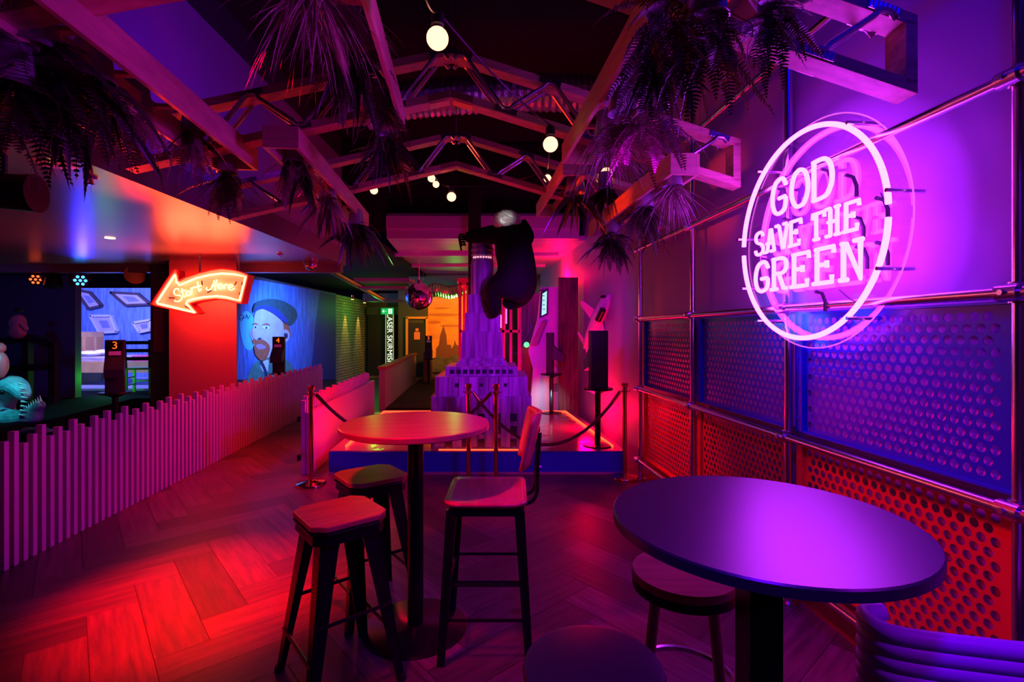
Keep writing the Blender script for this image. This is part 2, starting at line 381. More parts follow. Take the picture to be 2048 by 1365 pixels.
# left walls beyond the fence
mb = MB(); mb.prism([(-4.65,6.78),(-3.74,6.78),(-3.82,6.95),(-4.68,7.1)], 0, 2.52); struct('pillar', mb, mat('red_painted_pillar', (.50,.13,.16), .5))
mb = MB(); mb.prism([(-5.22,7.22),(-4.94,7.22),(-4.98,7.6),(-5.3,7.6)], 0, 2.52); struct('trim_5', mb, mat('dark_teal_paint',(.04,.08,.11),.6))
struct('wall_mural', MB().box((-5.23,11.9,1.33), (.12,5.6,2.66)), M['wall_dark'])
struct('wall_brick', MB().box((-5.23,16.2,1.32), (.12,3.0,2.64)), M['brick'])
struct('wall_back', MB().box((-.3, 17.2, 1.6), (7.2, .15, 3.2)), M['wall_dark'])
struct('wall_side_rear', MB().box((-4.55,17.8,1.45),(1.5,.12,2.9)), M['wall_dark'])
# raised stage floor on the left
struct('floor_stage', MB().prism([(-12,3.5),(-5.15,3.5),(-6.2,8.2),(-5.0,8.2),(-5.0,13),(-14,13)], 0, .45), mat('stage_black',(.006,.006,.008),.9,spec=.05))
# bedroom set
bluewall = mat('blue_bedroom_wall', (.16,.28,.62), .6, noise=.45, nscale=4, stretch=(8,8,.8), bump=.2)
struct('wall_bedroom', MB().box((-8.6, 11.6, 1.5), (4.6, .1, 2.1)), bluewall)
struct('wall_bedroom_side', MB().prism([(-10.1,9.2),(-9.9,11.6),(-10.0,11.6),(-10.2,9.2)], .45, 2.55), bluewall)
struct('floor_bedroom', MB().box((-8.0, 10.4, .47), (4.4, 2.3, .04)), mat('bedroom_boards', (.4,.4,.5), .4, noise=.4, nscale=4, stretch=(1,12,1)))
struct('wall_divider', MB().box((-9.55, 8.3, 1.55), (4.7, .12, 2.2)), mat('navy_wall', (.05,.12,.28), .6))
struct('wall_divider_right', MB().box((-5.35, 8.3, 1.4), (.62, .14, 2.4)), mat('teal_wall', (.06,.2,.3), .6))
# end door
mb = MB(); mb.box(P(835,705,17.05), (.62,.06,2.0)); d1 = struct('door_1', mb, M['black_m'])
of = mat('orange_frame', (.8,.35,.05), .5)
mb = MB()
for u in (814,854): mb.box(P(u,697,17.0), (.07,.1,2.1))
mb.box(P(834,636,17.0), (.72,.1,.07)); struct('trim_6', mb, of)
mb = MB(); mb.box(P(834,660,16.98),(.1,.02,.1)); mb.box(P(834,672,16.98),(.2,.02,.26))
tag(mb.build('door_notice', mat('notice_paper', (.75,.25,.12), .6)), 'small notice fixed to the dark door at the far end', 'notice')
struct('door_2', MB().box(P(757,690,17.45), (.72,.08,2.3)), M['black_m'])
struct('trim_7', MB().box(P(765,622,17.4), (1.1,.1,.28)), M['wall_dark'])

# ------------------------------------------------------------------ scaffold pipe frame on the right wall
posts = [1.67, 2.86, 4.05, 5.24]
fr = thing('pipe_frame', 'scaffold frame of shiny steel pipes bolted along the right wall', 'scaffold frame', (PX(3.4), 3.4, 0))
def pp(D, z, off=0): return Vector((PX(D)+off, D, z))
for D in [.48]+posts:
    MB().cyl(pp(D,.02), pp(D,4.5), .021, n=14).build('post', M['pipe'], fr, world=True, smooth=True)
    MB().lathe([(.06,0),(.06,.012),(.03,.016),(.03,.06),(.024,.07)], pp(D,0)).build('foot_flange', M['steel'], fr, world=True, smooth=True)
for z in (.20, .95, 1.68, 2.40, 3.12, 3.84):
    MB().cyl(pp(.0,z,-.03), pp(5.26,z,-.03), .021, n=14).build('rail', M['pipe'], fr, world=True, smooth=True)
    for D in posts:
        c = MB(); c.cyl(pp(D,z-.035), pp(D,z+.035), .031, n=14); c.cyl(pp(D-.035,z,-.03), pp(D+.035,z,-.03), .031, n=14); c.cyl(pp(D,z,-.07), pp(D,z,-.02), .010, n=8)
        c.build('clamp', M['steel'], fr, world=True, smooth=True)
MB().cyl((WX(2.98)-.045,2.98,0), (WX(2.98)-.045,2.98,4.5), .028, n=14).build('conduit', mat('painted_conduit',(.4,.4,.45),.4), fr, world=True, smooth=True)

M['pinkback'] = mat('pale_pink_backing', (.80,.42,.80), .6)
def perf_panel(name, D0, D1, z0, z1, m, label, group, back=False):
    # pressed sheet with staggered round holes, frame strip at the far end
    L = sqrt((D1-D0)**2*(1+.098**2)); H = z1-z0; px_, py_ = .0505, .0437; r = .0180
    mb = MB(); mx, mz = .045, .022
    rows = int((H-2*mz)/py_); cols = int((L-2*mx)/px_)-0
    mz = (H-rows*py_)/2; mx = (L-cols*px_)/2
    def V(x, z): return (x, 0, z)
    mb.add([V(0,0),V(L,0),V(L,mz),V(0,mz)], [(0,1,2,3)]); mb.add([V(0,H-mz),V(L,H-mz),V(L,H),V(0,H)], [(0,1,2,3)])
    ns = 4
    for j in range(rows):
        zb = mz+j*py_; off = px_/2 if j%2 else 0; nc = cols - (1 if j%2 else 0)
        xs = mx+off; xe = xs+nc*px_
        mb.add([V(0,zb),V(xs,zb),V(xs,zb+py_),V(0,zb+py_)], [(0,1,2,3)]); mb.add([V(xe,zb),V(L,zb),V(L,zb+py_),V(xe,zb+py_)], [(0,1,2,3)])
        for i in range(nc):
            cx = xs+(i+.5)*px_; cz = zb+py_/2; vs = []; N = 16
            for k in range(N):
                t = 2*pi*(k+.5)/N; dx, dz = cos(t), sin(t)
                s = min((px_/2)/abs(dx), (py_/2)/abs(dz))
                q = k*4//N
                vs.append(V(cx+dx*r, cz+dz*r))
            # outer ring points: walk the rectangle
            outs = []
            for k in range(N):
                t = 2*pi*(k+.5)/N; dx, dz = cos(t), sin(t); s = min((px_/2)/max(abs(dx),1e-6), (py_/2)/max(abs(dz),1e-6))
                outs.append((cx+dx*s, cz+dz*s))
            cs = [(cx+px_/2, cz+py_/2), (cx-px_/2, cz+py_/2), (cx-px_/2, cz-py_/2), (cx+px_/2, cz-py_/2)]
            base = len(vs); vs += [V(*p) for p in outs]; cb = len(vs); vs += [V(*p) for p in cs]
            fs = []
            for k in range(N):
                k2 = (k+1)%N; a, b_ = outs[k], outs[k2]
                same = abs(a[0]-b_[0]) < 1e-6 or abs(a[1]-b_[1]) < 1e-6
                if same: fs.append((k, base+k, base+k2, k2))
                else:
                    mid = 2*pi*(k+1)/N; qd = int(mid/(pi/2)+1e-6)%4
                    fs.append((k, base+k, cb+qd, base+k2, k2))
            mb.add(vs, fs)
    root = thing(name, label, 'panel', (PX(D0)+.045, D0, z0), math.atan(.098)+pi/2, group)
    o = mb.build('perforated_sheet', m, root)
    sm = o.modifiers.new('solid', 'SOLIDIFY'); sm.thickness = .002
    e = MB(); e.box((L-.02, .012, H/2), (.045, .02, H)); e.box((.006, .012, H/2), (.012, .02, H)); e.box((L/2, .012, H-.005), (L, .02, .010)); e.box((L/2, .012, .005), (L, .02, .010))
    for k in range(4):
        for x in (L-.02,): e.cyl((x,.02,H*(.12+.25*k)), (x,.03,H*(.12+.25*k)), .006, n=8)
    e.build('edge_flange', m, root)
    if back: MB().box((L/2, -.022, H/2), (L-.02,.008,H-.02)).build('backing_board', M['pinkback'], root)  # pale board added to brighten what shows through the holes
    return root
nm = ['nearest', 'middle', 'farthest']
for k in range(3):
    perf_panel('perforated_panel', posts[k]+.035, posts[k+1]-.035, .985, 1.655, M['bluep'], ['large blue perforated metal panel under the neon sign and nearest the camera','blue perforated metal panel in the middle bay of the scaffold frame','small blue perforated metal panel in the far bay by the platform'][k], 'blue perforated panels on the right wall', True)
    perf_panel('perforated_panel', posts[k]+.035, posts[k+1]-.035, .225, .925, M['redp'], ['red perforated metal panel behind the black round table top','red perforated metal panel in the middle bay below the blue one','red perforated metal panel in the far bay, catching orange glints'][k], 'red perforated panels on the right wall')
perf_panel('perforated_panel', .5, posts[0]-.035, .225, .925, M['redp'], 'red perforated metal panel cut off by the right edge of the view', 'red perforated panels on the right wall')
mb = MB(); mb.hexa([(PX(.0)+.07,0,0),(PX(5.24)+.07,5.24,0),(PX(5.24)+.11,5.24,0),(PX(0)+.11,0,0)], [(PX(.0)+.07,0,.17),(PX(5.24)+.07,5.24,.17),(PX(5.24)+.11,5.24,.17),(PX(0)+.11,0,.17)])
struct('baseboard_right', mb, M['redboard'])

# ------------------------------------------------------------------ timber trusses
def ridge_x(D): return -.10-.088*D
trs = [('timber_truss', 1.77, 'nearest timber roof truss, cut off by the top of the view'), ('timber_truss', 3.0, 'middle timber roof truss with steel zigzag web above the table'), ('timber_truss', 4.23, 'farthest timber roof truss with steel zigzag web, nearest the rear ceiling')]
def truss(D, label):
    root = thing('timber_truss', label, 'truss', (ridge_x(D), D, 3.23), ROOM, 'gable trusses with metal webs')
    W = 1.80; sl = .265; dep = .095; th = .048; H = .30
    for s in (-1, 1):
        for nm_, z in (('top_chord', 0), ('bottom_chord', -H+th)):
            mb = MB(); x1 = s*W
            a = [(0,-dep/2,z-th),(0,dep/2,z-th),(0,dep/2,z),(0,-dep/2,z)]
            b = [(x1,-dep/2,z-th-sl*W),(x1,dep/2,z-th-sl*W),(x1,dep/2,z-sl*W),(x1,-dep/2,z-sl*W)]
            mb.hexa(a, b); mb.build(nm_, M['timber_x'], root, bevel=.002)
        xe = s*(W-.025)
        MB().box((xe,0,-H/2-sl*(W-.025)), (.048,dep,H-2*th+.03)).build('end_block', M['timber_x'], root)
        # zigzag steel web: V tubes with nail plates
        for yy in (-dep/2-.006, dep/2+.006):
            mb = MB(); path = []; n = 3
            xs = [0.06+ (W-.20)/ (2*n) * k for k in range(2*n+1)]
            for k, x in enumerate(xs):
                z = (-th*.6 if k%2 == 0 else -H+th*.6) - sl*x
                zz = .08
                if k%2 == 0: path += [(s*(x-.045), yy, z-.028), (s*(x-.02), yy, z-.004), (s*(x+.02), yy, z-.008), (s*(x+.045), yy, z-.035)]
                else: path += [(s*(x-.045), yy, z+.04), (s*(x-.02), yy, z+.008), (s*(x+.02), yy, z+.004), (s*(x+.045), yy, z+.028)]
            mb.tube(path, .013, n=8)
            for k, x in enumerate(xs):
                z = (-th*.5 if k%2 == 0 else -H+th*.5) - sl*x
                Mx = Matrix.Rotation(math.atan(sl)*s, 3, 'Y')
                mb.box((s*x, yy, z), (.13,.003,.036), M=Mx)
                for q in range(7): mb.box((s*(x-.055+q*.018), yy, z-s*0-sl*(q*.018-.055)), (.005,.012,.030), M=Mx)
            mb.build('web', M['steel'], root, smooth=True)
    mb = MB()
    for s in (-1,1): mb.box((s*.07,-dep/2-.003,-H+th/2-.018), (.12,.004,.04), M=Matrix.Rotation(math.atan(sl)*s,3,'Y')); mb.box((s*.07,0,-H-.022), (.12,.07,.003), M=Matrix.Rotation(math.atan(sl)*s,3,'Y'))
    mb.build('ridge_plate', mat('brass_plate',(.7,.5,.25),.35,.8), root)
    MB().cyl((0,0,0),(0,0,1.35),.004,n=6).build('hanger_rod', M['steel'], root)
    return root
for n_, D, lb in trs: truss(D, lb)

# planter troughs : long open timber frames hung under the trusses, along the room
def trough(name, D0, D1, xl, xr, zt, label, h=.12):
    # xl, xr = x of the outer faces at D0
    root = thing(name, label, 'planter trough', ((xl+xr)/2, D0, zt-h), ROOM, 'timber planter troughs under the trusses')
    L = (D1-D0)/cos(ROOM); w_ = xr-xl; t = .022
    for s in (-1,1): MB().box((s*(w_/2-t/2), L/2, h/2), (t, L, h)).build('side_board', M['timber'], root, bevel=.002)
    for y in (t/2, L-t/2): MB().box((0,y,h/2), (w_-2*t,t,h)).build('end_board', M['timber'], root)
    k = int(L/.3)
    for i in range(1, k): MB().box((0,L*i/k,h-.02), (w_-2*t,.03,.018)).build('cross_slat', M['timber'], root)
    return root
trough('planter_trough', .9, 3.04, -1.60, -1.34, 2.66, 'long planter trough at upper left beside the low ceiling', .13)
trough('planter_trough', 2.72, 4.75, -1.355, -1.165, 2.67, 'planter trough hanging left of centre with its end board facing the camera')
trough('planter_trough', .9, 2.84, -.62, -.42, 2.81, 'inner left planter trough at the top, holding long grasses')
trough('planter_trough', 1.15, 3.17, .51, .71, 2.73, 'inner right planter trough at the top with a red lit side')
trough('planter_trough', 2.80, 4.64, .885, 1.055, 2.55, 'planter trough at right with orange side and pink end board')
trough('planter_trough', 3.55, 4.85, .36, .54, 2.78, 'short planter trough at the far right end, behind the hanging ferns')

# ------------------------------------------------------------------ foliage
def leaf_blade(mb, p, d, n, L, W, segs=5, droop=.3, serr=0):
    # tapering blade, curved by gravity, with an optional toothed edge
    p = Vector(p); d = Vector(d).normalized(); pts = []
    side = d.cross(Vector(n)).normalized()
    cur = p.copy(); dd = d.copy()
    for i in range(segs+1):
        t = i/segs; wv = W*(min(1, t*5+.25))*(1-t**1.6)
        pts.append((cur.copy(), side*wv/2))
        dd = (dd+Vector((0,0,-droop/segs))).normalized(); cur = cur+dd*L/segs
    base = len(mb.v); vs = []; fs = []
    for c, s in pts:
        up = s.cross(dd)*.25
        vs += [c-s+up, c, c+s+up]
    for i in range(segs):
        a = i*3; fs += [(a,a+1,a+4,a+3),(a+1,a+2,a+5,a+4)]
    mb.add(vs, fs)
    if serr:
        for i in range(segs*3):
            t = (i+.5)/(segs*3); k = t*segs; j = int(k); f = k-j
            c = pts[j][0].lerp(pts[j+1][0], f); s = pts[j][1].lerp(pts[j+1][1], f); dn = (pts[j+1][0]-pts[j][0]).normalized()
            for sg in (-1,1):
                q = c+s*sg; mb.add([q-dn*L/(segs*7), q+dn*L/(segs*7), q+s*sg*serr+dn*L/(segs*5)], [(0,1,2)])
def frond(mb, rnd, p, d, L, PW, droop=1.2, n=22, lw=.35):
    # fern frond: rachis and two rows of leaflets
    p = Vector(p); d = Vector(d).normalized(); cur = p.copy(); dd = d.copy(); path = [p.copy()]; dirs = [d.copy()]
    sw = Vector((rnd.uniform(-.3,.3), rnd.uniform(-.3,.3), 0))
    for i in range(n):
        dd = (dd+Vector((0,0,-droop/n))+sw/n).normalized(); cur = cur+dd*L/n; path.append(cur.copy()); dirs.append(dd.copy())
    mb.tube(path[::3]+[path[-1]], .0022, n=3, taper=.3)
    for i in range(2, n+1):
        t = i/n; pw = PW*(sin(pi*min(1, t*.85+.15))**.7)*(1-.55*t)
        dd = dirs[i]; side = dd.cross(Vector((0,0,1)))
        side = side.normalized() if side.length > .05 else Vector((1,0,0))
        nrm = side.cross(dd)
        for s in (-1,1):
            tip = path[i]+side*s*pw+dd*pw*.35-nrm*rnd.uniform(-.1,.25)*pw
            w2 = L/n*lw; a = path[i]-dd*w2*.6; b = path[i]+dd*w2
            m1 = path[i]+(tip-path[i])*.45+dd*w2*1.1+nrm*w2*.5; m0 = path[i]+(tip-path[i])*.5-dd*w2*.9
            mb.add([a, m0, tip, m1, b], [(0,1,2),(0,2,4),(4,2,3)])
def make_plant(kind, seed):
    rnd = random.Random(seed); mbs = {}
    def get(k):
        if k not in mbs: mbs[k] = MB()
        return mbs[k]
    def rdir(zmin, zmax):
        a = rnd.uniform(0, 2*pi); z = rnd.uniform(zmin, zmax); r = sqrt(max(0,1-z*z)); return Vector((cos(a)*r, sin(a)*r, z))
    if 'f' in kind:
        for i in range(26): frond(get('fern_fronds'), rnd, (rnd.uniform(-.06,.06),rnd.uniform(-.06,.06),rnd.uniform(-.10,.03)), rdir(-.9,.12), rnd.uniform(.16,.36), rnd.uniform(.04,.07), rnd.uniform(.6,2.0))
    if 'b' in kind:
        for i in range(20): leaf_blade(get('broad_leaves'), (rnd.uniform(-.05,.05),rnd.uniform(-.05,.05),rnd.uniform(-.08,.02)), rdir(-.95,0), (rnd.uniform(-1,1),rnd.uniform(-1,1),.3), rnd.uniform(.22,.40), rnd.uniform(.035,.05), 6, rnd.uniform(.8,1.7), .35)
    if 'g' in kind:
        for i in range(130): leaf_blade(get('grass_blades'), (rnd.uniform(-.04,.04),rnd.uniform(-.04,.04),0), rdir(-.98,-.3), (rnd.uniform(-1,1),rnd.uniform(-1,1),.3), rnd.uniform(.18,.42), rnd.uniform(.005,.010), 5, rnd.uniform(.4,1.3))
    if 's' in kind:
        for i in range(34): leaf_blade(get('sword_leaves'), (rnd.uniform(-.03,.03),rnd.uniform(-.03,.03),0), rdir(-.97,-.2), (rnd.uniform(-1,1),rnd.uniform(-1,1),.3), rnd.uniform(.2,.36), rnd.uniform(.012,.02), 5, rnd.uniform(.3,1.0))
    if 'c' in kind:
        for i in range(16):
            leaf_blade(get('ribbed_leaves'), (rnd.uniform(-.03,.03),rnd.uniform(-.03,.03),-.02), rdir(-.96,-.45), (rnd.uniform(-1,1),rnd.uniform(-1,1),.1), rnd.uniform(.26,.36), .042, 9, .5, .22)
    if 'r' in kind:
        for i in range(9):
            p = Vector((rnd.uniform(-.06,.06),rnd.uniform(-.06,.06),0)); path = [p.copy()]; dd = rdir(-.8,-.2)
            for k in range(9):
                dd = (dd+Vector((rnd.uniform(-.6,.6),rnd.uniform(-.6,.6),-.35))).normalized(); p = p+dd*.045; path.append(p.copy())
            get('roots').tube(smooth_path(path,3), .0022, n=4, taper=.4)
    return {k: v for k, v in mbs.items()}
LM = dict(fern_fronds='leaf2', broad_leaves='leaf', grass_blades='leaf3', sword_leaves='leaf', ribbed_leaves='leaf', roots='root')
protos = {}
def plant(kind, seed, loc, rz, label, pot=True, sc=1.0, dark=False, group='hanging plants along the troughs'):
    key = (kind, seed, dark)
    root = thing('hanging_plant', label, 'plant', loc, rz, group); root.scale = (sc, sc, sc)
    if key not in protos:
        obs = []
        for k, mb in make_plant(kind, seed).items():
            mt = LM[k]
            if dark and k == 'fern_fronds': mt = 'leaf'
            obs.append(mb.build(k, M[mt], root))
        protos[key] = obs
    else:
        for o in protos[key]:
            c = o.copy(); C.objects.link(c); c.parent = root
    if pot:
        MB().lathe([(.052,.13),(.07,.0),(.075,-.004),(.070,-.006),(.060,.02),(.0,.03)], n=20).build('pot', M['pot'], root, smooth=True)
    return root
#PLANTS#
PL = [
 # kind seed (u,v,D) rz scale dark label
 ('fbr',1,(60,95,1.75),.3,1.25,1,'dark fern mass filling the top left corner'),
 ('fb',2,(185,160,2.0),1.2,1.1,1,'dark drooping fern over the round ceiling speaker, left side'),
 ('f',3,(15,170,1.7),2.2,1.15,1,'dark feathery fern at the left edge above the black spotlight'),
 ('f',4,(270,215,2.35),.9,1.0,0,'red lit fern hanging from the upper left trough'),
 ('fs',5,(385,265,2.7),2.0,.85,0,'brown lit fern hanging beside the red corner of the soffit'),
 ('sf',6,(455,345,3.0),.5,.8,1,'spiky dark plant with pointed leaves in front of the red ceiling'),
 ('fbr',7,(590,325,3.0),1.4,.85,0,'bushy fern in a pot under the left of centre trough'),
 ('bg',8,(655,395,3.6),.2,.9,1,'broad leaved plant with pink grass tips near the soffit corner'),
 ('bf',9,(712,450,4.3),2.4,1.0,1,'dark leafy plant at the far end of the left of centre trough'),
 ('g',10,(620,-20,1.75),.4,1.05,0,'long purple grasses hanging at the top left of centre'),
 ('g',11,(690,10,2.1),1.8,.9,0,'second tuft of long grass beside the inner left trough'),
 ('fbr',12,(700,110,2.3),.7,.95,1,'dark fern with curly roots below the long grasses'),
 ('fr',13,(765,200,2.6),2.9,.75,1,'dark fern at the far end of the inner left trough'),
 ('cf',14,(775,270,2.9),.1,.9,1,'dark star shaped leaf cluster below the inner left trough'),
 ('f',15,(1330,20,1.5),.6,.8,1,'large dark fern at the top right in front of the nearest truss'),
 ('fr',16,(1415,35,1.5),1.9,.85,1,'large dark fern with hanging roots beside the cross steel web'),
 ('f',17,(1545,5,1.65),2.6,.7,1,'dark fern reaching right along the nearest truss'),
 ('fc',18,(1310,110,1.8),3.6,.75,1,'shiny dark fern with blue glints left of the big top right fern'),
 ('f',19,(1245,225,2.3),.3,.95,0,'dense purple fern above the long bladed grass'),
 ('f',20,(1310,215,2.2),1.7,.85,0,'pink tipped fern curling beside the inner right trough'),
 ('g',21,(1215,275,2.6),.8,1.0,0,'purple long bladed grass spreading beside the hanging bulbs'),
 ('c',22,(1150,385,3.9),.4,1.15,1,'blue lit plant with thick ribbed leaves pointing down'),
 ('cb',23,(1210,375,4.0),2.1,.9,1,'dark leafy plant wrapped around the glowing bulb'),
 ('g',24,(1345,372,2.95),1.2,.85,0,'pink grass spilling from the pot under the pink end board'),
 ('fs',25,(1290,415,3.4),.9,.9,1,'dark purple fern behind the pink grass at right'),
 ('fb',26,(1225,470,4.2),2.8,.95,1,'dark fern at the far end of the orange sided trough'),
]
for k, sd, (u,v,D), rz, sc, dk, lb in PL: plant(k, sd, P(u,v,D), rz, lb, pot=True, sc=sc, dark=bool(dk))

# ------------------------------------------------------------------ festoon string of bulbs
BL = [((875,77),1.82,.04,'largest hanging globe bulb at the top centre'), ((1101,289),2.67,.04,'globe bulb hanging right of the middle truss'), ((903,394),4.4,.04,'lowest globe bulb of the far cluster above the tower'),
 ((863,357),4.7,.035,'globe bulb left of the pair under the far truss ridge'), ((872,369),5.2,.034,'smaller globe bulb tucked behind its neighbour at the far ridge'), ((748,381),4.7,.036,'globe bulb hanging left beside the dark leafy plant'),
 ((1095,357),4.8,.036,'globe bulb half hidden by the blue ribbed leaves'), ((1213,347),4.3,.05,'globe bulb glowing behind the purple grass')]
tops = []
for (u,v),D,r,lb in BL:
    p = P(u,v,D); t = thing('globe_bulb', lb, 'light bulb', p, 0, 'bulbs of the festoon string')
    MB().sphere((0,0,0), r, 20, 14).build('globe', M['bulb'], t, smooth=True)
    MB().lathe([(r*.45,r*.80),(r*.5,r*1.1),(r*.62,r*1.2),(r*.62,r*2.2),(r*.35,r*2.5),(0.0,r*2.5)], n=14).build('socket', M['black_m'], t, smooth=True)
    tops.append(p+Vector((0,0,r*2.5)))
cab = MB()
def sag(a, b, s, n=12):
    a = Vector(a); b = Vector(b); return [a.lerp(b, i/n)+Vector((0,0,-4*s*(i/n)*(1-i/n))) for i in range(n+1)]
order = [P(840,-40,1.3), tops[0], tops[1], tops[6], tops[2], tops[3], tops[4], tops[5]]
for i in range(len(order)-1): cab.tube(sag(order[i], order[i+1], .03 if i < 2 else .06), .0045, n=6)
cab.tube(sag(tops[6], tops[7], .03), .0045, n=6)
tag(cab.build('festoon_cable', M['black'], smooth=True), 'thin black cable that carries the hanging globe bulbs', 'cable')
# ducts above
mb = MB(); path = [P(u,v,5.0) for u,v in ((700,215),(820,200),(930,190),(1060,185),(1180,190),(1260,215))]
sp = smooth_path(path, 18)
for i, p in enumerate(sp): pass
vs = []
n = 20
for i, p in enumerate(sp):
    r = .17+(.018 if i%2 else 0)
    for k in range(n): vs.append(p+Vector((0,cos(2*pi*k/n)*r, sin(2*pi*k/n)*r)))
mb.add(vs, [(i*n+k, i*n+(k+1)%n, (i+1)*n+(k+1)%n, (i+1)*n+k) for i in range(len(sp)-1) for k in range(n)])
tag(mb.build('flexible_duct', mat('foil_duct',(.6,.6,.62),.28,1,bump=.6,nscale=20)), 'crinkled silver foil duct running behind the middle truss', 'duct')
mb = MB(); sp = smooth_path([P(842,592,12), P(870,580,12), P(900,585,12.4), P(935,575,12.5)], 12); vs = []
for i, p in enumerate(sp):
    r = .16+(.02 if i%2 else 0)
    for k in range(n): vs.append(p+Vector((0,cos(2*pi*k/n)*r, sin(2*pi*k/n)*r)))
mb.add(vs, [(i*n+k, i*n+(k+1)%n, (i+1)*n+(k+1)%n, (i+1)*n+k) for i in range(len(sp)-1) for k in range(n)])
for q_ in (3, -4): mb.cyl(sp[q_]+Vector((0,0,.15)), (sp[q_].x, sp[q_].y, 3.03), .008, n=6)
tag(mb.build('flexible_duct', mat('copper_foil_duct',(.8,.6,.4),.25,1,bump=.5,nscale=20)), 'shiny ribbed duct glowing orange right of the mirror ball', 'duct')

# ------------------------------------------------------------------ neon sign GOD SAVE THE GREEN
NX = lambda D: 1.76-.098*D
SC = 2.60   # depth of the sign centre
ns = thing('neon_sign', 'round pink neon sign reading GOD SAVE THE GREEN on clear acrylic', 'neon sign', (NX(SC), SC, 2.05), math.atan(.098)-pi/2)
# local frame: x runs towards the camera (rightwards in the photo), z up, -y faces the room
R_ = .535
def ring(r, y, n=96, a0=0, a1=2*pi): return [(cos(a0+(a1-a0)*i/n)*r, y, sin(a0+(a1-a0)*i/n)*r) for i in range(n+1)]
for a0, a1 in ((rad(3),rad(177)), (rad(183),rad(357))):
    MB().tube(ring(R_, 0, 60, a0, a1), .0125, n=10).build('ring_tube', M['neon'], ns, smooth=True)
mb = MB(); N = 96; Rd = .585
for y in (.06,):
    vs = [(cos(2*pi*i/N)*Rd, y, sin(2*pi*i/N)*Rd) for i in range(N)]+[(cos(2*pi*i/N)*Rd, y+.008, sin(2*pi*i/N)*Rd) for i in range(N)]
    mb.add(vs, [tuple(range(N)), tuple(range(2*N-1,N-1,-1))]+[(i,(i+1)%N,(i+1)%N+N,i+N) for i in range(N)])
mb.build('backing_disc', M['acrylic'], ns)
MB().tube(ring(Rd+.002,.064)[:-1], .0035, n=6, closed=True).build('disc_edge', emi('lit_acrylic_edge',(1,.12,1),1.0), ns, smooth=True)  # rim emits, imitating neon light caught in the acrylic edge
for a in (52,128,172,8,232,308,205,335):
    c, s_ = cos(rad(a))*.56, sin(rad(a))*.56
    MB().cyl((c,-.03,s_),(c,.14,s_),.009,n=10).build('standoff', M['chrome'], ns, smooth=True)
G = {
 'G': [[(.92,.78),(.75,.97),(.5,1),(.22,.9),(.06,.65),(.04,.35),(.2,.08),(.5,0),(.8,.08),(.9,.25),(.9,.42)],[(.6,.42),(1.0,.42)]],
 'O': [[(.5,1),(.2,.9),(.03,.6),(.05,.3),(.25,.05),(.5,0),(.75,.05),(.95,.3),(.97,.6),(.8,.9),(.5,1)]],
 'D': [[(.0,1),(.5,1),(.82,.88),(.98,.6),(.96,.3),(.75,.06),(.45,0),(.0,0)],[(.18,1),(.18,0)]],
 'S': [[(.9,.82),(.75,.98),(.45,1),(.15,.9),(.1,.7),(.3,.55),(.7,.45),(.92,.28),(.85,.08),(.5,0),(.18,.04),(.06,.2)]],
 'A': [[(.12,0),(.46,1),(.54,1),(.88,0)],[(.25,.36),(.75,.36)],[(-.02,0),(.28,0)],[(.72,0),(1.02,0)]],
 'V': [[(.1,1),(.47,0),(.53,0),(.9,1)],[(-.03,1),(.26,1)],[(.74,1),(1.03,1)]],
 'E': [[(.0,1),(.9,1),(.9,.82)],[(.2,1),(.2,0)],[(.0,0),(.92,0),(.92,.2)],[(.2,.52),(.68,.52)],[(.68,.62),(.68,.42)]],
 'T': [[(.04,.8),(.04,1),(.96,1),(.96,.8)],[(.5,1),(.5,0)],[(.3,0),(.7,0)]],
 'H': [[(.16,1),(.16,0)],[(.84,1),(.84,0)],[(.16,.5),(.84,.5)],[(0,1),(.32,1)],[(0,0),(.32,0)],[(.68,1),(1,1)],[(.68,0),(1,0)]],
 'R': [[(.0,1),(.55,1),(.82,.9),(.84,.66),(.62,.52),(.2,.52)],[(.2,1),(.2,0)],[(0,0),(.4,0)],[(.5,.52),(.82,0),(1,0)]],
 'N': [[(.0,1),(.2,1),(.82,0),(.82,1)],[(.66,1),(1.02,1)],[(.2,1),(.2,0)],[(.03,0),(.38,0)]],
}
def word(txt, x0, x1, z0, z1, rt):
    n = len(txt); units = sum(.5 if c == ' ' else 1 for c in txt); adv = (x1-x0)/units; lw = adv*.80; x = x0+adv*.1
    for c in txt:
        if c == ' ': x += adv*.5; continue
        mb = MB()
        for k, st in enumerate(G[c]):
            pts = [(x+a*lw, -.0-(.012 if k else 0), z0+b*(z1-z0)) for a, b in st]
            if c in 'GOS' and k == 0: pts = smooth_path(pts, 5)
            elif len(pts) > 4: pts = smooth_path(pts, 4) if c in 'DR' and k == 0 else pts
            mb.tube(pts, rt, n=8)
        mb.build('neon_letter', M['neon'], ns, smooth=True)
        x += adv
word('GOD', -.265, .235, .155, .345, .0112)
word('SAVE THE', -.425, .40, -.045, .085, .0095)
word('GREEN', -.43, .43, -.265, -.095, .0112)
for x, z in ((-.2,.30),(.14,.30),(.3,.22),(.34,.02),(.36,-.12),(-.35,-.07),(.1,-.30),(-.15,.12),(.47,.07),(.47,-.12)):
    MB().tube([(x,.0,z),(x+.004,.035,z-.01),(x+.006,.05,z-.05),(x+.006,.05,z-.10)], .0085, n=8).build('end_cap', M['black_m'], ns, smooth=True)
MB().tube(smooth_path([(.2,.05,-.3),(.32,.05,-.36),(.42,.05,-.2),(.47,.05,.0),(.44,.05,.1)],6), .003, n=5).build('wire', M['black_m'], ns)

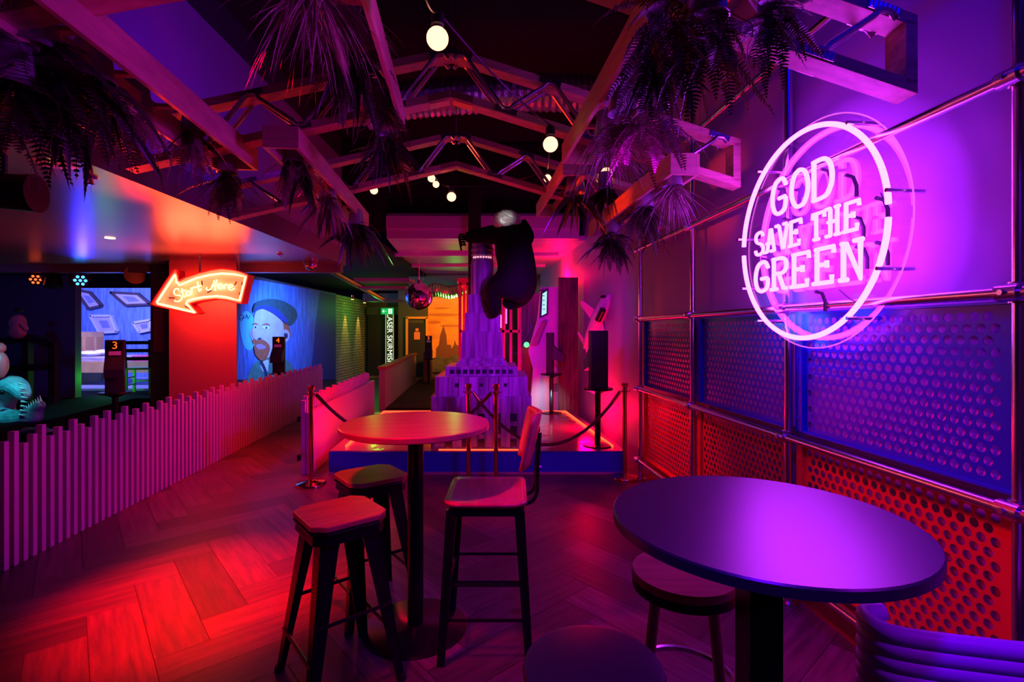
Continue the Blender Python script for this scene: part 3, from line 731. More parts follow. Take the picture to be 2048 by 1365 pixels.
# ------------------------------------------------------------------ START HERE arrow sign
AD = 6.2
def sp_(x, y, D=AD): return P(300+x/9.752, 530+y/9.752, D)
sg = thing('arrow_sign', 'curved arrow shaped neon sign reading Start Here on the pillar', 'neon sign', tuple(P(400,585,AD)))
case = [(30,780),(490,90),(545,105),(580,320),(700,250),(950,165),(1200,100),(1400,75),(1600,95),(1780,140),(1930,200),(1800,760),(1700,740),(1500,690),(1300,670),(1100,690),(930,720),(800,760),(960,945),(890,965),(450,870)]
mb = MB()
A_ = [sp_(x,y,AD+.02) for x,y in case]; B_ = [p+Vector((0,.13,0)) for p in A_]
n = len(case)
# triangulate through bmesh later: the face is an ngon
mb.mi = 0; mb.add(A_, [tuple(range(n))]); mb.mi = 1; mb.add(A_+B_, [(i+n,(i+1)%n+n,(i+1)%n,i) for i in range(n)]+[tuple(range(2*n-1,n-1,-1))])
mb.build('sign_case', [M['signface'], M['signside']], sg, world=True)
rim = MB(); 
for i in range(n): 
    a, b = A_[i], A_[(i+1)%n]; rim.bar(a+Vector((0,-.01,0)), b+Vector((0,-.01,0)), .012, .03, up=(0,1,0))
rim.build('case_rim', M['signside'], sg, world=True)
outline = [(135,730),(490,190),(515,330),(570,400),(700,345),(900,260),(1150,200),(1400,170),(1650,185),(1865,235),(1745,700),(1500,635),(1300,610),(1050,630),(850,665),(730,705),(705,760),(870,930),(150,755)]
op = []
oc = [sp_(x,y,AD-.03) for x,y in outline]
MB().tube(oc, .0125, n=8, closed=True).build('outline_tube', M['neonr'], sg, world=True, smooth=True)
cur = [
 [(560,500),(540,462),(490,478),(465,540),(500,590),(590,600),(622,650),(575,705),(500,715),(480,690)],
 [(622,460),(635,540),(660,625),(700,600)], [(590,530),(700,495)],
 [(775,520),(735,515),(705,560),(730,605),(775,570),(785,510),(785,575),(815,580)],
 [(795,445),(808,500),(818,560)],[(812,510),(830,455),(862,432),(890,452)],
 [(925,325),(940,430),(960,515),(1000,470)], [(885,440),(1000,400)],
 [(1110,435),(1100,480),(1160,490),(1215,430),(1245,340),(1250,305)], [(1300,285),(1285,370),(1262,490),(1290,485)], [(1200,415),(1340,385)],
 [(1330,440),(1395,415),(1385,372),(1340,385),(1325,440),(1365,475),(1430,440)],
 [(1430,390),(1450,470),(1455,410),(1490,380),(1515,395)],
 [(1525,450),(1600,425),(1590,385),(1545,400),(1535,460),(1575,495),(1650,460)],
]
for st in cur:
    MB().tube(smooth_path([sp_(x,y,AD-.03) for x,y in st],4), .0075, n=6).build('script_tube', M['neony'], sg, world=True, smooth=True)
for x,y,x2,y2 in ((370,645,480,650),(1010,310,1020,400),(1120,540,1200,505),(1690,330,1650,400),(1805,330,1790,400),(680,810,790,860),(1740,590,1760,530)):
    MB().cyl(sp_(x,y,AD-.02), sp_(x2,y2,AD-.02), .008, n=8).build('end_cap', M['black_m'], sg, world=True)
for u in (400, 478): MB().cyl(P(u,545,AD+.06), P(u,500,AD+.06), .012, n=8).build('hanger', M['steel'], sg, world=True)

# ------------------------------------------------------------------ picket fences
def fence(name, label, D0, D1, xf, hts, cap, board=None, cw=.042):
    root = thing(name, label, 'fence', (xf(D0), D0, 0)); n = 0; D = D0; prot = {}
    pitch = .0715
    while D < D1 and n < 100:
        h = hts[n%len(hts)]
        key = round(h,3)
        if key not in prot:
            prot[key] = MB().box((0,0,h/2), (cw,.036,h)).build('picket', M['picket'], root, bevel=.002); o = prot[key]
        else: o = prot[key].copy(); C.objects.link(o); o.parent = root
        o.location = (xf(D)-xf(D0), D-D0, .0); o.rotation_euler.z = ROOM
        D += pitch; n += 1
    for z in (.18, .60):
        MB().bar((xf(D0)-.045, D0-.02, z), (xf(D)-.045, D, z), .03, .06).build('rail', M['black_m'], root, world=True)
    return root
f1 = lambda D: -3.015-.087*D
rf_ = random.Random(7); base = [.835,.885,.79,.84,.89,.79,.85,.80,.88]
fence('picket_fence', 'long pale picket fence running back along the left of the walkway', 3.24, 10.3, f1, [.835,.888,.795,.842,.892,.80,.85,.805,.88,.83,.79,.87], None)
f2 = lambda D: -1.80-.085*D
fence('picket_fence', 'short picket fence fixed to the board beside the rope post', 5.42, 8.9, f2, [.80,.84,.77,.82], None)
# added black board that makes the gaps of the long fence dark
tag(MB().prism([(f1(3.2)-.30,3.2),(f1(6.5)-.30,6.5),(f1(6.5)-.34,6.5),(f1(3.2)-.34,3.2)], 0, .44).build('dark_gap_board', M['black_m']), 'low black board added to darken the gaps of the long picket fence', 'board')
mb = MB(); mb.prism([(f2(5.40)+.03,5.40),(f2(9.0)+.03,9.0),(f2(9.0)+.09,9.0),(f2(5.40)+.09,5.40)], 0, .67)
tag(mb.build('partition_board', M['cream'], bevel=.003), 'low white partition lit red, attached beside the short picket fence', 'partition')
f3 = lambda D: -1.72-.092*D
t3 = thing('partition_board', 'green lit partition running back towards the far door', 'partition', (f3(9.9), 9.9, 0))
MB().prism([(f3(9.9),9.9),(f3(16),16),(f3(16)+.12,16),(f3(9.9)+.12,9.9)], 0, .80).build('panel', M['cream'], t3, world=True)
MB().prism([(f3(9.88)-.03,9.88),(f3(16)-.03,16),(f3(16)+.15,16),(f3(9.88)+.15,9.88)], .80, .85).build('cap', mat('red_cap',(.6,.1,.1),.5), t3, world=True)
tag(MB().prism([(-2.66,15),(-2.45,15),(-2.6,16.4),(-2.8,16.4)],0,.95).build('low_counter', mat('brown_counter',(.35,.15,.06),.5)), 'small dark counter beside the kiosk numbered 5', 'counter')
struct('floor_green', MB().prism([(-2.5,9.9),(-.3,9.9),(-.5,16.9),(-3.0,16.9)], .0, .03), M['carpet'])

# ------------------------------------------------------------------ platform
X0, X1 = -1.985, 1.24
plat = thing('platform', 'low stage platform with blue fascia and red light strip', 'platform', (-.4, 5.44, 0))
pts = [(X0,5.44),(X1,5.44),(.98,8.2),(-2.2,8.2)]
mb = MB(); mb.hexa([(x,y,.02) for x,y in pts], [(x,y,.235) for x,y in pts]); mb.build('carcass', M['wall_dark'], plat, world=True)
MB().box(((X0+X1)/2,5.43,.13), (X1-X0,.02,.22)).build('fascia', M['blueboard'], plat, world=True)
MB().box(((X0+X1)/2,5.425,.012), (X1-X0,.03,.024)).build('skirting', mat('pale_skirting',(.5,.3,.4),.5), plat, world=True)
mb = MB(); mb.hexa([(x,y,.235) for x,y in pts], [(x,y,.247) for x,y in pts]); mb.build('deck', M['platform'], plat, world=True)
mb = MB(); e = .045
mb.bar((X0+.12,5.62,.258),(-2.06,8.05,.258),.02,.02); mb.bar((-2.06,8.05,.258),(.86,8.05,.258),.02,.02); mb.bar((.86,8.05,.258),(1.13,5.62,.258),.02,.02)
mb.build('light_strip', M['ledred'], plat, world=True)
MB().bar((-.80,5.462,.256),(.18,5.462,.256),.012,.012).build('light_strip', M['ledred'], plat, world=True)

# ------------------------------------------------------------------ tower model
tw = thing('skyscraper_model', 'tall model skyscraper with stepped base, lit purple, on the platform', 'model building', (-.36, 6.08, .247), rad(2.0))
def tier(name, w_, d_, z0, z1, yc=0, pil=0, win=None, r=.0, xc=0):
    mb = MB(); mb.box((xc,yc,(z0+z1)/2), (w_,d_,z1-z0))
    if pil:
        for i in range(pil):
            x = xc-w_/2+w_*(i+.5)/pil
            for s in (-1,1): mb.box((x,yc+s*d_/2,(z0+z1)/2), (w_/pil*.52,.03,(z1-z0)*(1 if i%2 else .93)))
        nd = max(2,int(pil*d_/w_))
        for i in range(nd):
            y = yc-d_/2+d_*(i+.5)/nd
            for s in (-1,1): mb.box((xc+s*w_/2,y,(z0+z1)/2), (.03,d_/nd*.52,(z1-z0)))
    if win:
        mb.mi = 1
        for (x,z,a,b) in win: mb.box((x,yc-d_/2-.008,z),(a,.02,b))
    return mb.build(name, [M['tower'], M['tower_win']], tw, bevel=.003)
z = 0
w1 = [(-.42+.12*i,.30-.11*j,.05,.06) for i in range(8) for j in range(3)]
tier('base_block', 1.10, 1.0, 0, .575, 0, 9, [(-.36+.18*i,.34-.14*j,.075,.09) for i in range(5) for j in range(3)])
tier('base_block', 1.02, .92, .56, .79, .0, 9, [(-.27,.70,.04,.04),(-.0,.70,.04,.04),(.27,.70,.04,.04)])
tier('window_tier', .82, .78, .79, .90, .0, 0, [(-.33+.0735*i,.845,.045,.045) for i in range(10)])
for k in range(4): tier('cornice_step', .60-.045*k, .58-.045*k, .90+.028*k, .93+.028*k)
for (wa, wb, z0, z1, d_) in ((.50,.47,.95,1.30,.44),(.43,.40,1.0,1.52,.38),(.35,.32,1.0,1.74,.34)):
    mb = MB(); mb.hexa([(-wa/2,-d_/2,z0),(wa/2,-d_/2,z0),(wa/2,d_/2,z0),(-wa/2,d_/2,z0)], [(-wb/2,-d_/2+.02,z1),(wb/2,-d_/2+.02,z1),(wb/2,d_/2-.02,z1),(-wb/2,d_/2-.02,z1)])
    mb.build('setback', M['tower'], tw, bevel=.004)
mb = MB()
for i in range(12):
    a = 2*pi*i/12+pi/12
    mb.box((cos(a)*.125, sin(a)*.125, 1.55), (.03,.045,1.14), rz=a)
mb.cyl((0,0,1.0),(0,0,2.14),.125,.118,n=24); mb.build('shaft', M['tower'], tw, smooth=True)
mb = MB()
mb.lathe([(.118,2.10),(.135,2.12),(.135,2.16),(.128,2.17),(.128,2.21),(.138,2.22),(.138,2.24),(.128,2.25),(.128,2.27),(.138,2.28),(.138,2.30),(.122,2.32),(.122,2.34),(.128,2.35),(.118,2.38),(.07,2.42),(.03,2.46),(0,2.5)], n=28)
mb.build('crown', M['tower'], tw, smooth=True)
mb = MB()
for i in range(8):
    a = -pi/2+(i-3.5)*.26; mb.box((cos(a)*.129, sin(a)*.129, 2.19), (.006,.022,.022), rz=a)
mb.build('crown_window', emi('lit_crown_window',(1,.35,.5),1.2), tw)

# ------------------------------------------------------------------ ape figure (one skinned body)
def skinned(name, verts, edges, radii, m, parent=None, loc=(0,0,0), sub=2, disp=0):
    me = bpy.data.meshes.new(name); me.from_pydata([Vector(v) for v in verts], edges, []); me.materials.append(m)
    o = bpy.data.objects.new(name, me); C.objects.link(o); o.location = loc
    if parent: o.parent = parent
    o.modifiers.new('skin','SKIN')
    me.skin_vertices or None
    lay = me.skin_vertices[0] if len(me.skin_vertices) else None
    if lay is None:
        bm = bmesh.new(); bm.from_mesh(me); L = bm.verts.layers.skin.verify(); bm.verts.ensure_lookup_table()
        for i, v in enumerate(bm.verts): v[L].radius = (radii[i] if not isinstance(radii[i], (int,float)) else (radii[i], radii[i])); v[L].use_root = (i == 0)
        bm.to_mesh(me); bm.free()
    else:
        for i, d in enumerate(lay.data): d.radius = (radii[i] if not isinstance(radii[i], (int,float)) else (radii[i], radii[i])); d.use_root = (i == 0)
    s = o.modifiers.new('sub','SUBSURF'); s.levels = sub; s.render_levels = sub
    return o
GA = 5.80
gp = lambda u, v, d=0: P(u, v, GA+d)
apeloc = gp(1025,520)
ape = thing('ape_figure', 'large black ape figure clinging to the top of the model skyscraper', 'ape figure', tuple(apeloc))
vv = [gp(1034,566), gp(1034,535), gp(1026,500), gp(1022,470), gp(1018,452,-.02),      # 0 pelvis .. 4 neck
      gp(1036,460,.0), gp(1050,478,.10), gp(1035,500,.22), gp(1000,505,.32),           # right arm round the back 5-8
      gp(995,468,.0), gp(970,470,.0), gp(945,474,.0), gp(927,476,.02),                 # left arm 9-12
      gp(1012,577,-.02), gp(988,578,.0), gp(984,600,.02), gp(993,626,.02), gp(985,635,.03), gp(975,608,.06), gp(970,600,.08),  # left leg 13-19
      gp(1050,585,.1), gp(1030,600,.25), gp(1005,612,.3)]                              # right leg 20-22
ee = [(0,1),(1,2),(2,3),(3,4),(3,5),(5,6),(6,7),(7,8),(3,9),(9,10),(10,11),(11,12),(0,13),(13,14),(14,15),(15,16),(16,17),(17,18),(18,19),(0,20),(20,21),(21,22)]
rr = [.25,.25,.24,.23,.15, .14,.11,.09,.07, .13,.10,.085,.06, .17,.15,.11,.07,.05,.045,.03, .17,.13,.08]
rr = [(r,r) for r in rr]
skinned('body', [v-apeloc for v in vv], ee, rr, M['fur'], ape)
mb = MB(); mb.sphere(gp(1014,443,-.06)-apeloc, .145, 28, 18, (1.15,.9,.88))
r_ = random.Random(3)
hd = mb
for i, v in enumerate(hd.v): hd.v[i] = v+Vector((r_.uniform(-1,1), r_.uniform(-1,1), r_.uniform(-1,1)))*.007
hd.build('head_wrap', M['foil'], ape)
mb = MB()
for k in range(5):
    b = gp(927+1*k,470+5*k,.0)-apeloc; mb.tube(smooth_path([b, b+Vector((-.035,-.02,.0)), b+Vector((-.055,-.0,-.03)), b+Vector((-.05,.03,-.045-.004*k))],3), .014, n=6, taper=.7)
mb.build('hand', M['fur'], ape, smooth=True)
# ------------------------------------------------------------------ furniture
def round_table(loc, r, h, ttop, label, pole, base_r, sq=False):
    t = thing('high_table', label, 'table', loc)
    MB().lathe([(r-.012,h-.032),(r,h-.026),(r,h-.004),(r-.004,h),(0,h)], n=72).build('tabletop', ttop, t, smooth=True)
    mb = MB()
    if sq: mb.box((0,0,(h-.03)/2), (pole,pole,h-.03))
    else: mb.cyl((0,0,.01),(0,0,h-.03),pole/2,n=28)
    mb.build('pole', M['black'], t, smooth=not sq)
    MB().lathe([(base_r,0),(base_r,.006),(base_r-.01,.012),(pole/2+.01,.016),(pole/2,.022),(0,.022)], n=56).build('base', M['black'], t, smooth=True)
    MB().box((0,0,h-.037), (.26,.26,.008)).build('top_plate', M['black'], t)
    return t
round_table((-.505,2.62,0), .385, 1.07, M['top1'], 'round oak topped high table with the stools gathered round it', .082, .27)
round_table((.652,1.323,0), .377, 1.06, M['top2'], 'black round high table glowing purple in the right foreground', .085, .27, True)

def chamf(w, c):
    h = w/2; return [(h-c,-h),(h,-h+c),(h,h-c),(h-c,h),(-h+c,h),(-h,h-c),(-h,-h+c),(-h+c,-h)]
def metal_stool(loc, rz, label):
    t = thing('bar_stool', label, 'stool', loc, rz, 'black metal stools with oak seats')
    H = .745
    MB().prism(chamf(.335,.05), H-.024, H).build('seat', M['seat'], t, bevel=.004)
    mb = MB(); mb.hexa([(x*1.06,y*1.06,H-.085) for x,y in chamf(.30,.04)], [(x,y,H-.026) for x,y in chamf(.31,.04)]); mb.build('seat_frame', M['black'], t, bevel=.003)
    mb = MB(); mb.tube([(x,y,H-.034) for x,y in chamf(.325,.05)], .007, n=6, closed=True); mb.build('frame_rim', M['black'], t)
    for sx in (-1,1):
        for sy in (-1,1):
            a = Vector((sx*.128, sy*.128, H-.06)); b = Vector((sx*.212, sy*.212, 0))
            mb = MB()
            # channel-shaped tapering leg
            wt, wb = .082, .034
            for (ax, ay) in ((1,0),(0,1)):
                u = Vector((-sx*ax, -sy*ay, 0)); n_ = Vector((-sx*ay, -sy*ax, 0))*.006
                A = [a, a+u*wt, a+u*wt+n_, a+n_]; B = [b, b+u*wb, b+u*wb+n_, b+n_]
                mb.hexa(B, A)
            lg = mb.build('leg', M['black'], t)
            MB().lathe([(.017,0),(.017,.02),(.014,.03)], (sx*.204,sy*.204,0), n=10).build('foot_cap', M['black_m'], lg)
    for z, s in ((.20,.186),(.34,.168)):
        mb = MB(); c = [(s,s,z),(-s,s,z),(-s,-s,z),(s,-s,z)]
        for i in range(4):
            if z > .3 and i%2: continue
            if z < .3 and not i%2: continue
            mb.cyl(c[i], c[(i+1)%4], .0085, n=8)
        mb.build('footrest', M['black'], t)
    return t
metal_stool((-.775,2.25,0), rad(40), 'black metal stool with oak seat nearest the camera, left of the table pole')
metal_stool((-.80,2.83,0), rad(38), 'black metal stool with oak seat partly hidden behind the table pole')

ch = thing('bar_chair', 'bar chair with curved oak seat, oak backrest and black legs', 'chair', (-.125,2.54,0))
H = .745
def rounded(w, d, r, n=6):
    out = []
    for cx, cy, a0 in ((w/2-r,-d/2+r,-90),(w/2-r,d/2-r,0),(-w/2+r,d/2-r,90),(-w/2+r,-d/2+r,180)):
        for i in range(n+1): a = rad(a0+90*i/n); out.append((cx+cos(a)*r, cy+sin(a)*r))
    return out
# curved plywood seat: dished grid
mb = MB(); vs = []; fs = []; nx, ny = 16, 16
def seatz(x, y): return H - .018*(1-(x/.2)**2) + (.012*((y/.22)**2)) 
prof = rounded(.39,.44,.06,5); nn = len(prof); rings = 7
top = [Vector((0,0,seatz(0,0)))]
for k in range(1, rings+1):
    f = k/rings
    for x,y in prof: top.append(Vector((x*f,y*f,seatz(x*f,y*f))))
fs = [(0,1+i,1+(i+1)%nn) for i in range(nn)]
for k in range(rings-1):
    for i in range(nn): a = 1+k*nn+i; b = 1+k*nn+(i+1)%nn; fs.append((a,a+nn,b+nn,b))
o = mb.add(top, fs).build('seat', M['seat_y'], ch, smooth=True); s = o.modifiers.new('s','SOLIDIFY'); s.thickness = .016; s.offset = -1
mb = MB()
q = [(-.16,-.18),(.16,-.18),(.16,.18),(-.16,.18)]
for i in range(4): mb.bar((*q[i],H-.05),(*q[(i+1)%4],H-.05),.03,.03)
mb.build('seat_frame', M['black'], ch)
for sx in (-1,1):
    for sy in (-1,1): MB().bar((sx*.16,sy*.18,H-.04),(sx*.205,sy*.225,0),.048,.030,w2=.75).build('leg', M['black'], ch)
for z, s in ((.36,.183),(.20,.192)):
    MB().cyl((-s,-s-.015,z),(s,-s-.015,z),.008,n=8).cyl((-s,s+.015,z-.03),(s,s+.015,z-.03),.008,n=8).build('footrest', M['black'], ch)
MB().cyl((-.185,-.2,.32),(-.185,.2,.32),.008,n=8).cyl((.185,-.2,.32),(.185,.2,.32),.008,n=8).build('footrest', M['black'], ch)
# backrest: curved board at +x, leaning outwards, wrapped round the sitter
vs = []; n = 12; m_ = 10; Bz0, Bz1 = .885, 1.145
for j in range(m_+1):
    t = j/m_; z = Bz0+(Bz1-Bz0)*t
    for i in range(n+1):
        s = -1+2*i/n; half = .19*(min(1, (1-abs(2*t-1)**5)+.78)); y = s*half
        x = .225 + .055*(t) - .055*s*s - .015
        vs.append((x,y,z + (.0)))
o = MB().add(vs, [(j*(n+1)+i, j*(n+1)+i+1, (j+1)*(n+1)+i+1, (j+1)*(n+1)+i) for j in range(m_) for i in range(n)]).build('backrest', M['seat_y'], ch, smooth=True)
s = o.modifiers.new('s','SOLIDIFY'); s.thickness = .014; s.offset = 1
mb = MB()
for y in (-.07,.07): mb.tube(smooth_path([(.05,y,H-.045),(.20,y,H-.045),(.245,y,H-.0),(.250,y,.83),(.262,y,1.05)],5), .010, n=8)
mb.build('back_support', M['black'], ch, smooth=True)
MB().cyl((.245,-.07,.88),(.27,-.07,.88),.006,n=6).cyl((.25,.07,.95),(.275,.07,.95),.006,n=6).build('bolt', M['steel'], ch)

rs = thing('round_stool', 'round wooden stool with splayed beech legs under the black table', 'stool', (.568,1.65,0))
MB().lathe([(.155,.725),(.168,.735),(.170,.752),(.165,.76),(.150,.757),(0,.755)], n=48).build('seat', M['seat'], rs, smooth=True)
MB().lathe([(.15,.700),(.167,.705),(.168,.733),(0,.733)], n=40).build('seat_rim', M['black'], rs, smooth=True)
for k in range(4):
    a = rad(25+90*k); MB().cyl((cos(a)*.12,sin(a)*.12,.70),(cos(a)*.215,sin(a)*.215,0),.017,.015,n=14).build('leg', M['leg_wood'], rs, smooth=True)
MB().tube([(cos(2*pi*i/40)*.168, sin(2*pi*i/40)*.168, .40) for i in range(40)], .011, n=8, closed=True).build('foot_ring', M['steel'], rs, smooth=True)

ds = thing('round_stool', 'dark round stool seat cut off by the bottom edge', 'stool', (.195,1.20,0))
MB().lathe([(.150,.715),(.166,.722),(.170,.735),(.165,.747),(.150,.752),(0,.754)], n=48).build('seat', mat('dark_oak',(.10,.05,.04),.4), ds, smooth=True)
for k in range(4):
    a = rad(45+90*k); MB().cyl((cos(a)*.11,sin(a)*.11,.72),(cos(a)*.2,sin(a)*.2,0),.016,n=12).build('leg', M['black'], ds, smooth=True)
MB().tube([(cos(2*pi*i/36)*.16, sin(2*pi*i/36)*.16, .36) for i in range(36)], .009, n=8, closed=True).build('foot_ring', M['black'], ds, smooth=True)

# channel-backed upholstered chair, bottom right
uc = thing('upholstered_chair', 'purple chair with horizontal channelled padded back, bottom right corner', 'chair', (1.075,1.17,0), rad(-10))
plan = smooth_path([(.19,.30,0),(-.150,.075,0),(-.195,.06,0),(-.205,.01,0),(-.165,-.03,0),(-.02,-.045,0),(.15,-.045,0),(.28,-.01,0),(.36,.08,0),(.37,.24,0)][1:], 8)
for k in range(9):
    z = .838-.033*k; rr_ = .0205
    path = [Vector((p.x*(1-.0*k), p.y, z)) for p in plan]
    mb = MB(); mb.tube(path, rr_, n=14)
    mb.build('padded_channel', M['leather'], uc, smooth=True)
MB().lathe([(.17,.50),(.195,.52),(.195,.57),(.17,.59),(0,.59)], (.08,.14,0), n=36).build('seat', M['leather'], uc, smooth=True)
for k in range(4):
    a = rad(45+90*k); MB().cyl((.08+cos(a)*.13,.14+sin(a)*.13,.5),(.08+cos(a)*.19,.14+sin(a)*.19,0),.013,n=10).build('leg', M['black'], uc)

# ------------------------------------------------------------------ rope barrier
def stanchion(loc, label):
    t = thing('rope_post', label, 'rope post', loc, 0, 'copper rope posts along the platform')
    MB().lathe([(.15,0),(.15,.012),(.145,.02),(.09,.032),(.05,.04),(.028,.05),(0,.05)], n=40).build('base', M['brass'], t, smooth=True)
    MB().cyl((0,0,.04),(0,0,.97),.0235,n=20).build('pole', M['brass'], t, smooth=True)
    MB().lathe([(.024,.90),(.030,.905),(.030,.925),(.024,.93),(.024,.955),(.033,.965),(.036,1.0),(.028,1.005),(0,1.005)], n=24).build('cap', M['brass'], t, smooth=True)
    mb = MB()
    for k in range(4): a = pi/2*k; mb.tube([(cos(a)*.026,sin(a)*.026,.915),(cos(a)*.052,sin(a)*.052,.915),(cos(a)*.055,sin(a)*.055,.93)], .005, n=6)
    mb.build('hook', M['brass'], t)
    return t
SP = [(-2.03,5.05,0),(-.452,5.20,0),(-.166,5.18,0),(1.19,5.28,0)]
for p, l in zip(SP, ['leftmost copper rope post, beside the short picket fence','left one of the two copper rope posts standing close together','right one of the two copper rope posts standing close together','rightmost copper rope post, near the scaffold frame']): stanchion(p, l)
def rope(a, b, s, label):
    a = Vector(a)+Vector((0,0,.91)); b = Vector(b)+Vector((0,0,.91)); d = (b-a).normalized()*.05; a = a+d; b = b-d
    t = thing('barrier_rope', label, 'rope', tuple(a), 0, 'maroon ropes between the posts')
    path = sag(a, b, s, 36)
    MB().tube(path[1:-1], .0165, n=10).build('rope', M['rope'], t, world=True, smooth=True)
    mb = MB()
    # twisted strand on the surface
    st = []
    for i in range(36*6):
        f = i/(36*6-1)*(len(path)-3)+1; j = int(f); p = path[j].lerp(path[min(j+1,len(path)-1)], f-j); an = i*.75
        st.append(p+Vector((0, cos(an), sin(an)))*.0155)
    mb.tube(st, .005, n=4); mb.build('strand', M['rope'], t, world=True)
    mb = MB(); mb.cyl(path[0], path[2], .019, n=12); mb.cyl(path[-3], path[-1], .019, n=12); mb.build('end_ferrule', M['brass'], t, world=True, smooth=True)
rope(SP[0], SP[2], .50, 'maroon rope sagging behind the oak table from left post')
rope(SP[1], SP[3], .55, 'maroon rope sagging towards the right post behind the bar chair')

# ------------------------------------------------------------------ score kiosks
def text_mesh(txt, size, m, name, parent, loc, rot, depth=.002, loc_world=False, ax='CENTER'):
    cu = bpy.data.curves.new(name, 'FONT'); cu.body = txt; cu.size = size; cu.extrude = depth; cu.align_x = ax; cu.align_y = 'CENTER'
    tmp = bpy.data.objects.new('tmp', cu); C.objects.link(tmp); bpy.context.view_layer.update()
    me = bpy.data.meshes.new_from_object(tmp.evaluated_get(bpy.context.evaluated_depsgraph_get())); bpy.data.objects.remove(tmp); bpy.data.curves.remove(cu)
    me.materials.clear(); me.materials.append(m)
    o = bpy.data.objects.new(name, me); C.objects.link(o); o.parent = parent; o.location = loc; o.rotation_euler = rot
    return o
M['desk'] = mat('dark_desk',(.03,.022,.04),.4)
def kiosk(loc, rz, label, num=None, h=1.45, monolith=False):
    t = thing('score_kiosk', label, 'kiosk', loc, rz, 'black score kiosks on poles')
    MB().cyl((0,0,0),(0,0,h-.5),.034,n=16).build('pole', M['black'], t, smooth=True)
    MB().lathe([(.17,0),(.17,.01),(.04,.02)], n=28).build('base', M['black'], t)
    MB().lathe([(.04,h-.72),(.10,h-.69),(.17,h-.675),(.175,h-.665),(.17,h-.655),(0,h-.655)], n=32).build('shelf', M['black'], t, smooth=True)
    MB().box((0,.02,h-.33),(.20,.11,.66)).build('body', M['black_m'], t, bevel=.006)
    # sloped tablet desk towards -y
    mb = MB(); mb.hexa([(-.10,-.03,h-.42),(.10,-.03,h-.42),(.10,-.20,h-.47),(-.10,-.20,h-.47)], [(-.10,-.03,h-.20),(.10,-.03,h-.20),(.10,-.22,h-.36),(-.10,-.22,h-.36)])
    mb.build('desk', M['desk'], t, bevel=.004)
    if num:
        npl = MB().box((0,-.045,h-.075),(.15,.02,.13)).build('number_plate', M['black'], t)
        text_mesh(num, .13, M['ltext'], 'number', npl, (0,-.058,h-.07), (pi/2,0,0))
        MB().box((0,-.052,h-.165),(.12,.012,.05)).build('card', M['white'], t)
    return t
kiosk((-5.0,6.3,0), rad(35), 'score kiosk with a dim red 3 in front of the bedroom set', '3', 1.44)
kiosk((-4.27,9.15,0), rad(12), 'score kiosk with a bright orange 4 in front of the portrait mural', '4', 1.45)
kiosk((-2.42,14.5,0), rad(10), 'small distant score kiosk numbered 5 beside the orange mural', '5', 1.42)
kiosk((.98,5.72,.247), rad(190), 'large black kiosk seen from behind on the platform at right', None, 1.31)
kb = kiosk((.63,8.0,.247), rad(80), 'thin black kiosk in profile in front of the white cabinet', None, 1.28)

# ------------------------------------------------------------------ cabinets behind the tower
ac = thing('arcade_cabinet', 'tall pale arcade cabinet with lit screen against the right wall', 'arcade cabinet', tuple(P(1092,830,8.45)))
ac.location.z = .0
mb = MB(); 
prof = [(.28,0),(.80,0),(.86,1.3),(.80,2.30),(.50,2.30),(.44,1.75),(.28,1.20),(.36,.9)]
mb.hexa([(x-.0,8.45,z) for x,z in prof], [(x,8.75,z) for x,z in prof]); mb.build('cabinet_body', M['white'], ac, world=True)
MB().bar(P(1079,655,8.4)+Vector((0,0,.62)), P(1096,655,8.4)+Vector((0,0,.62)), .02,.02).build('bracket', M['black'], ac, world=True)
mb = MB(); mb.hexa([P(1079,637,8.40),P(1095,630,8.40),P(1098,630,8.55),P(1081,637,8.55)], [P(1081,586,8.40),P(1096,577,8.40),P(1098,577,8.55),P(1083,586,8.55)]); mb.build('screen_housing', M['black'], ac, world=True)
mb = MB(); mb.poly([P(1083,632,8.395),P(1093,627,8.395),P(1094,582,8.395),P(1085,588,8.395)]); mb.build('screen', M['screen'], ac, world=True)
mb = MB()
for k in range(4): mb.box(P(1087+.3*k,592+9*k,8.388), (.035,.004,.012))
mb.build('screen_text', M['black_m'], ac, world=True)
mb = MB(); mb.hexa([P(1060,692,8.35),P(1074,692,8.35),P(1074,692,8.6),P(1060,692,8.6)], [P(1083,644,8.35),P(1093,644,8.35),P(1093,644,8.6),P(1083,644,8.6)]); mb.build('control_panel', mat('gold_panel',(.4,.25,.15),.4), ac, world=True, bevel=.01)
mb = MB()
for k in range(5): mb.box(P(1107,769+3.4*k,8.44), (.14,.01,.012))
mb.build('vent_grille', M['black_m'], ac, world=True)
ac2 = thing('arcade_cabinet', 'dark arcade cabinet with green lit button, half hidden by the tower', 'arcade cabinet', (.22,9.4,0))
mb = MB(); mb.hexa([P(1036,840,9.4),P(1062,840,9.4),P(1062,840,9.8),P(1036,840,9.8)], [P(1042,690,9.4),P(1062,690,9.4),P(1062,690,9.8),P(1042,690,9.8)]); mb.build('cabinet_body', M['redboard'], ac2, world=True)
MB().bar(P(1038,700,9.3), P(1062,660,9.3), .16,.03).build('control_panel', M['black'], ac2, world=True)
MB().sphere(P(1053,690,9.2), .05, 14, 10).build('push_button', emi('green_button',(.1,1,.25),2.5), ac2, world=True)

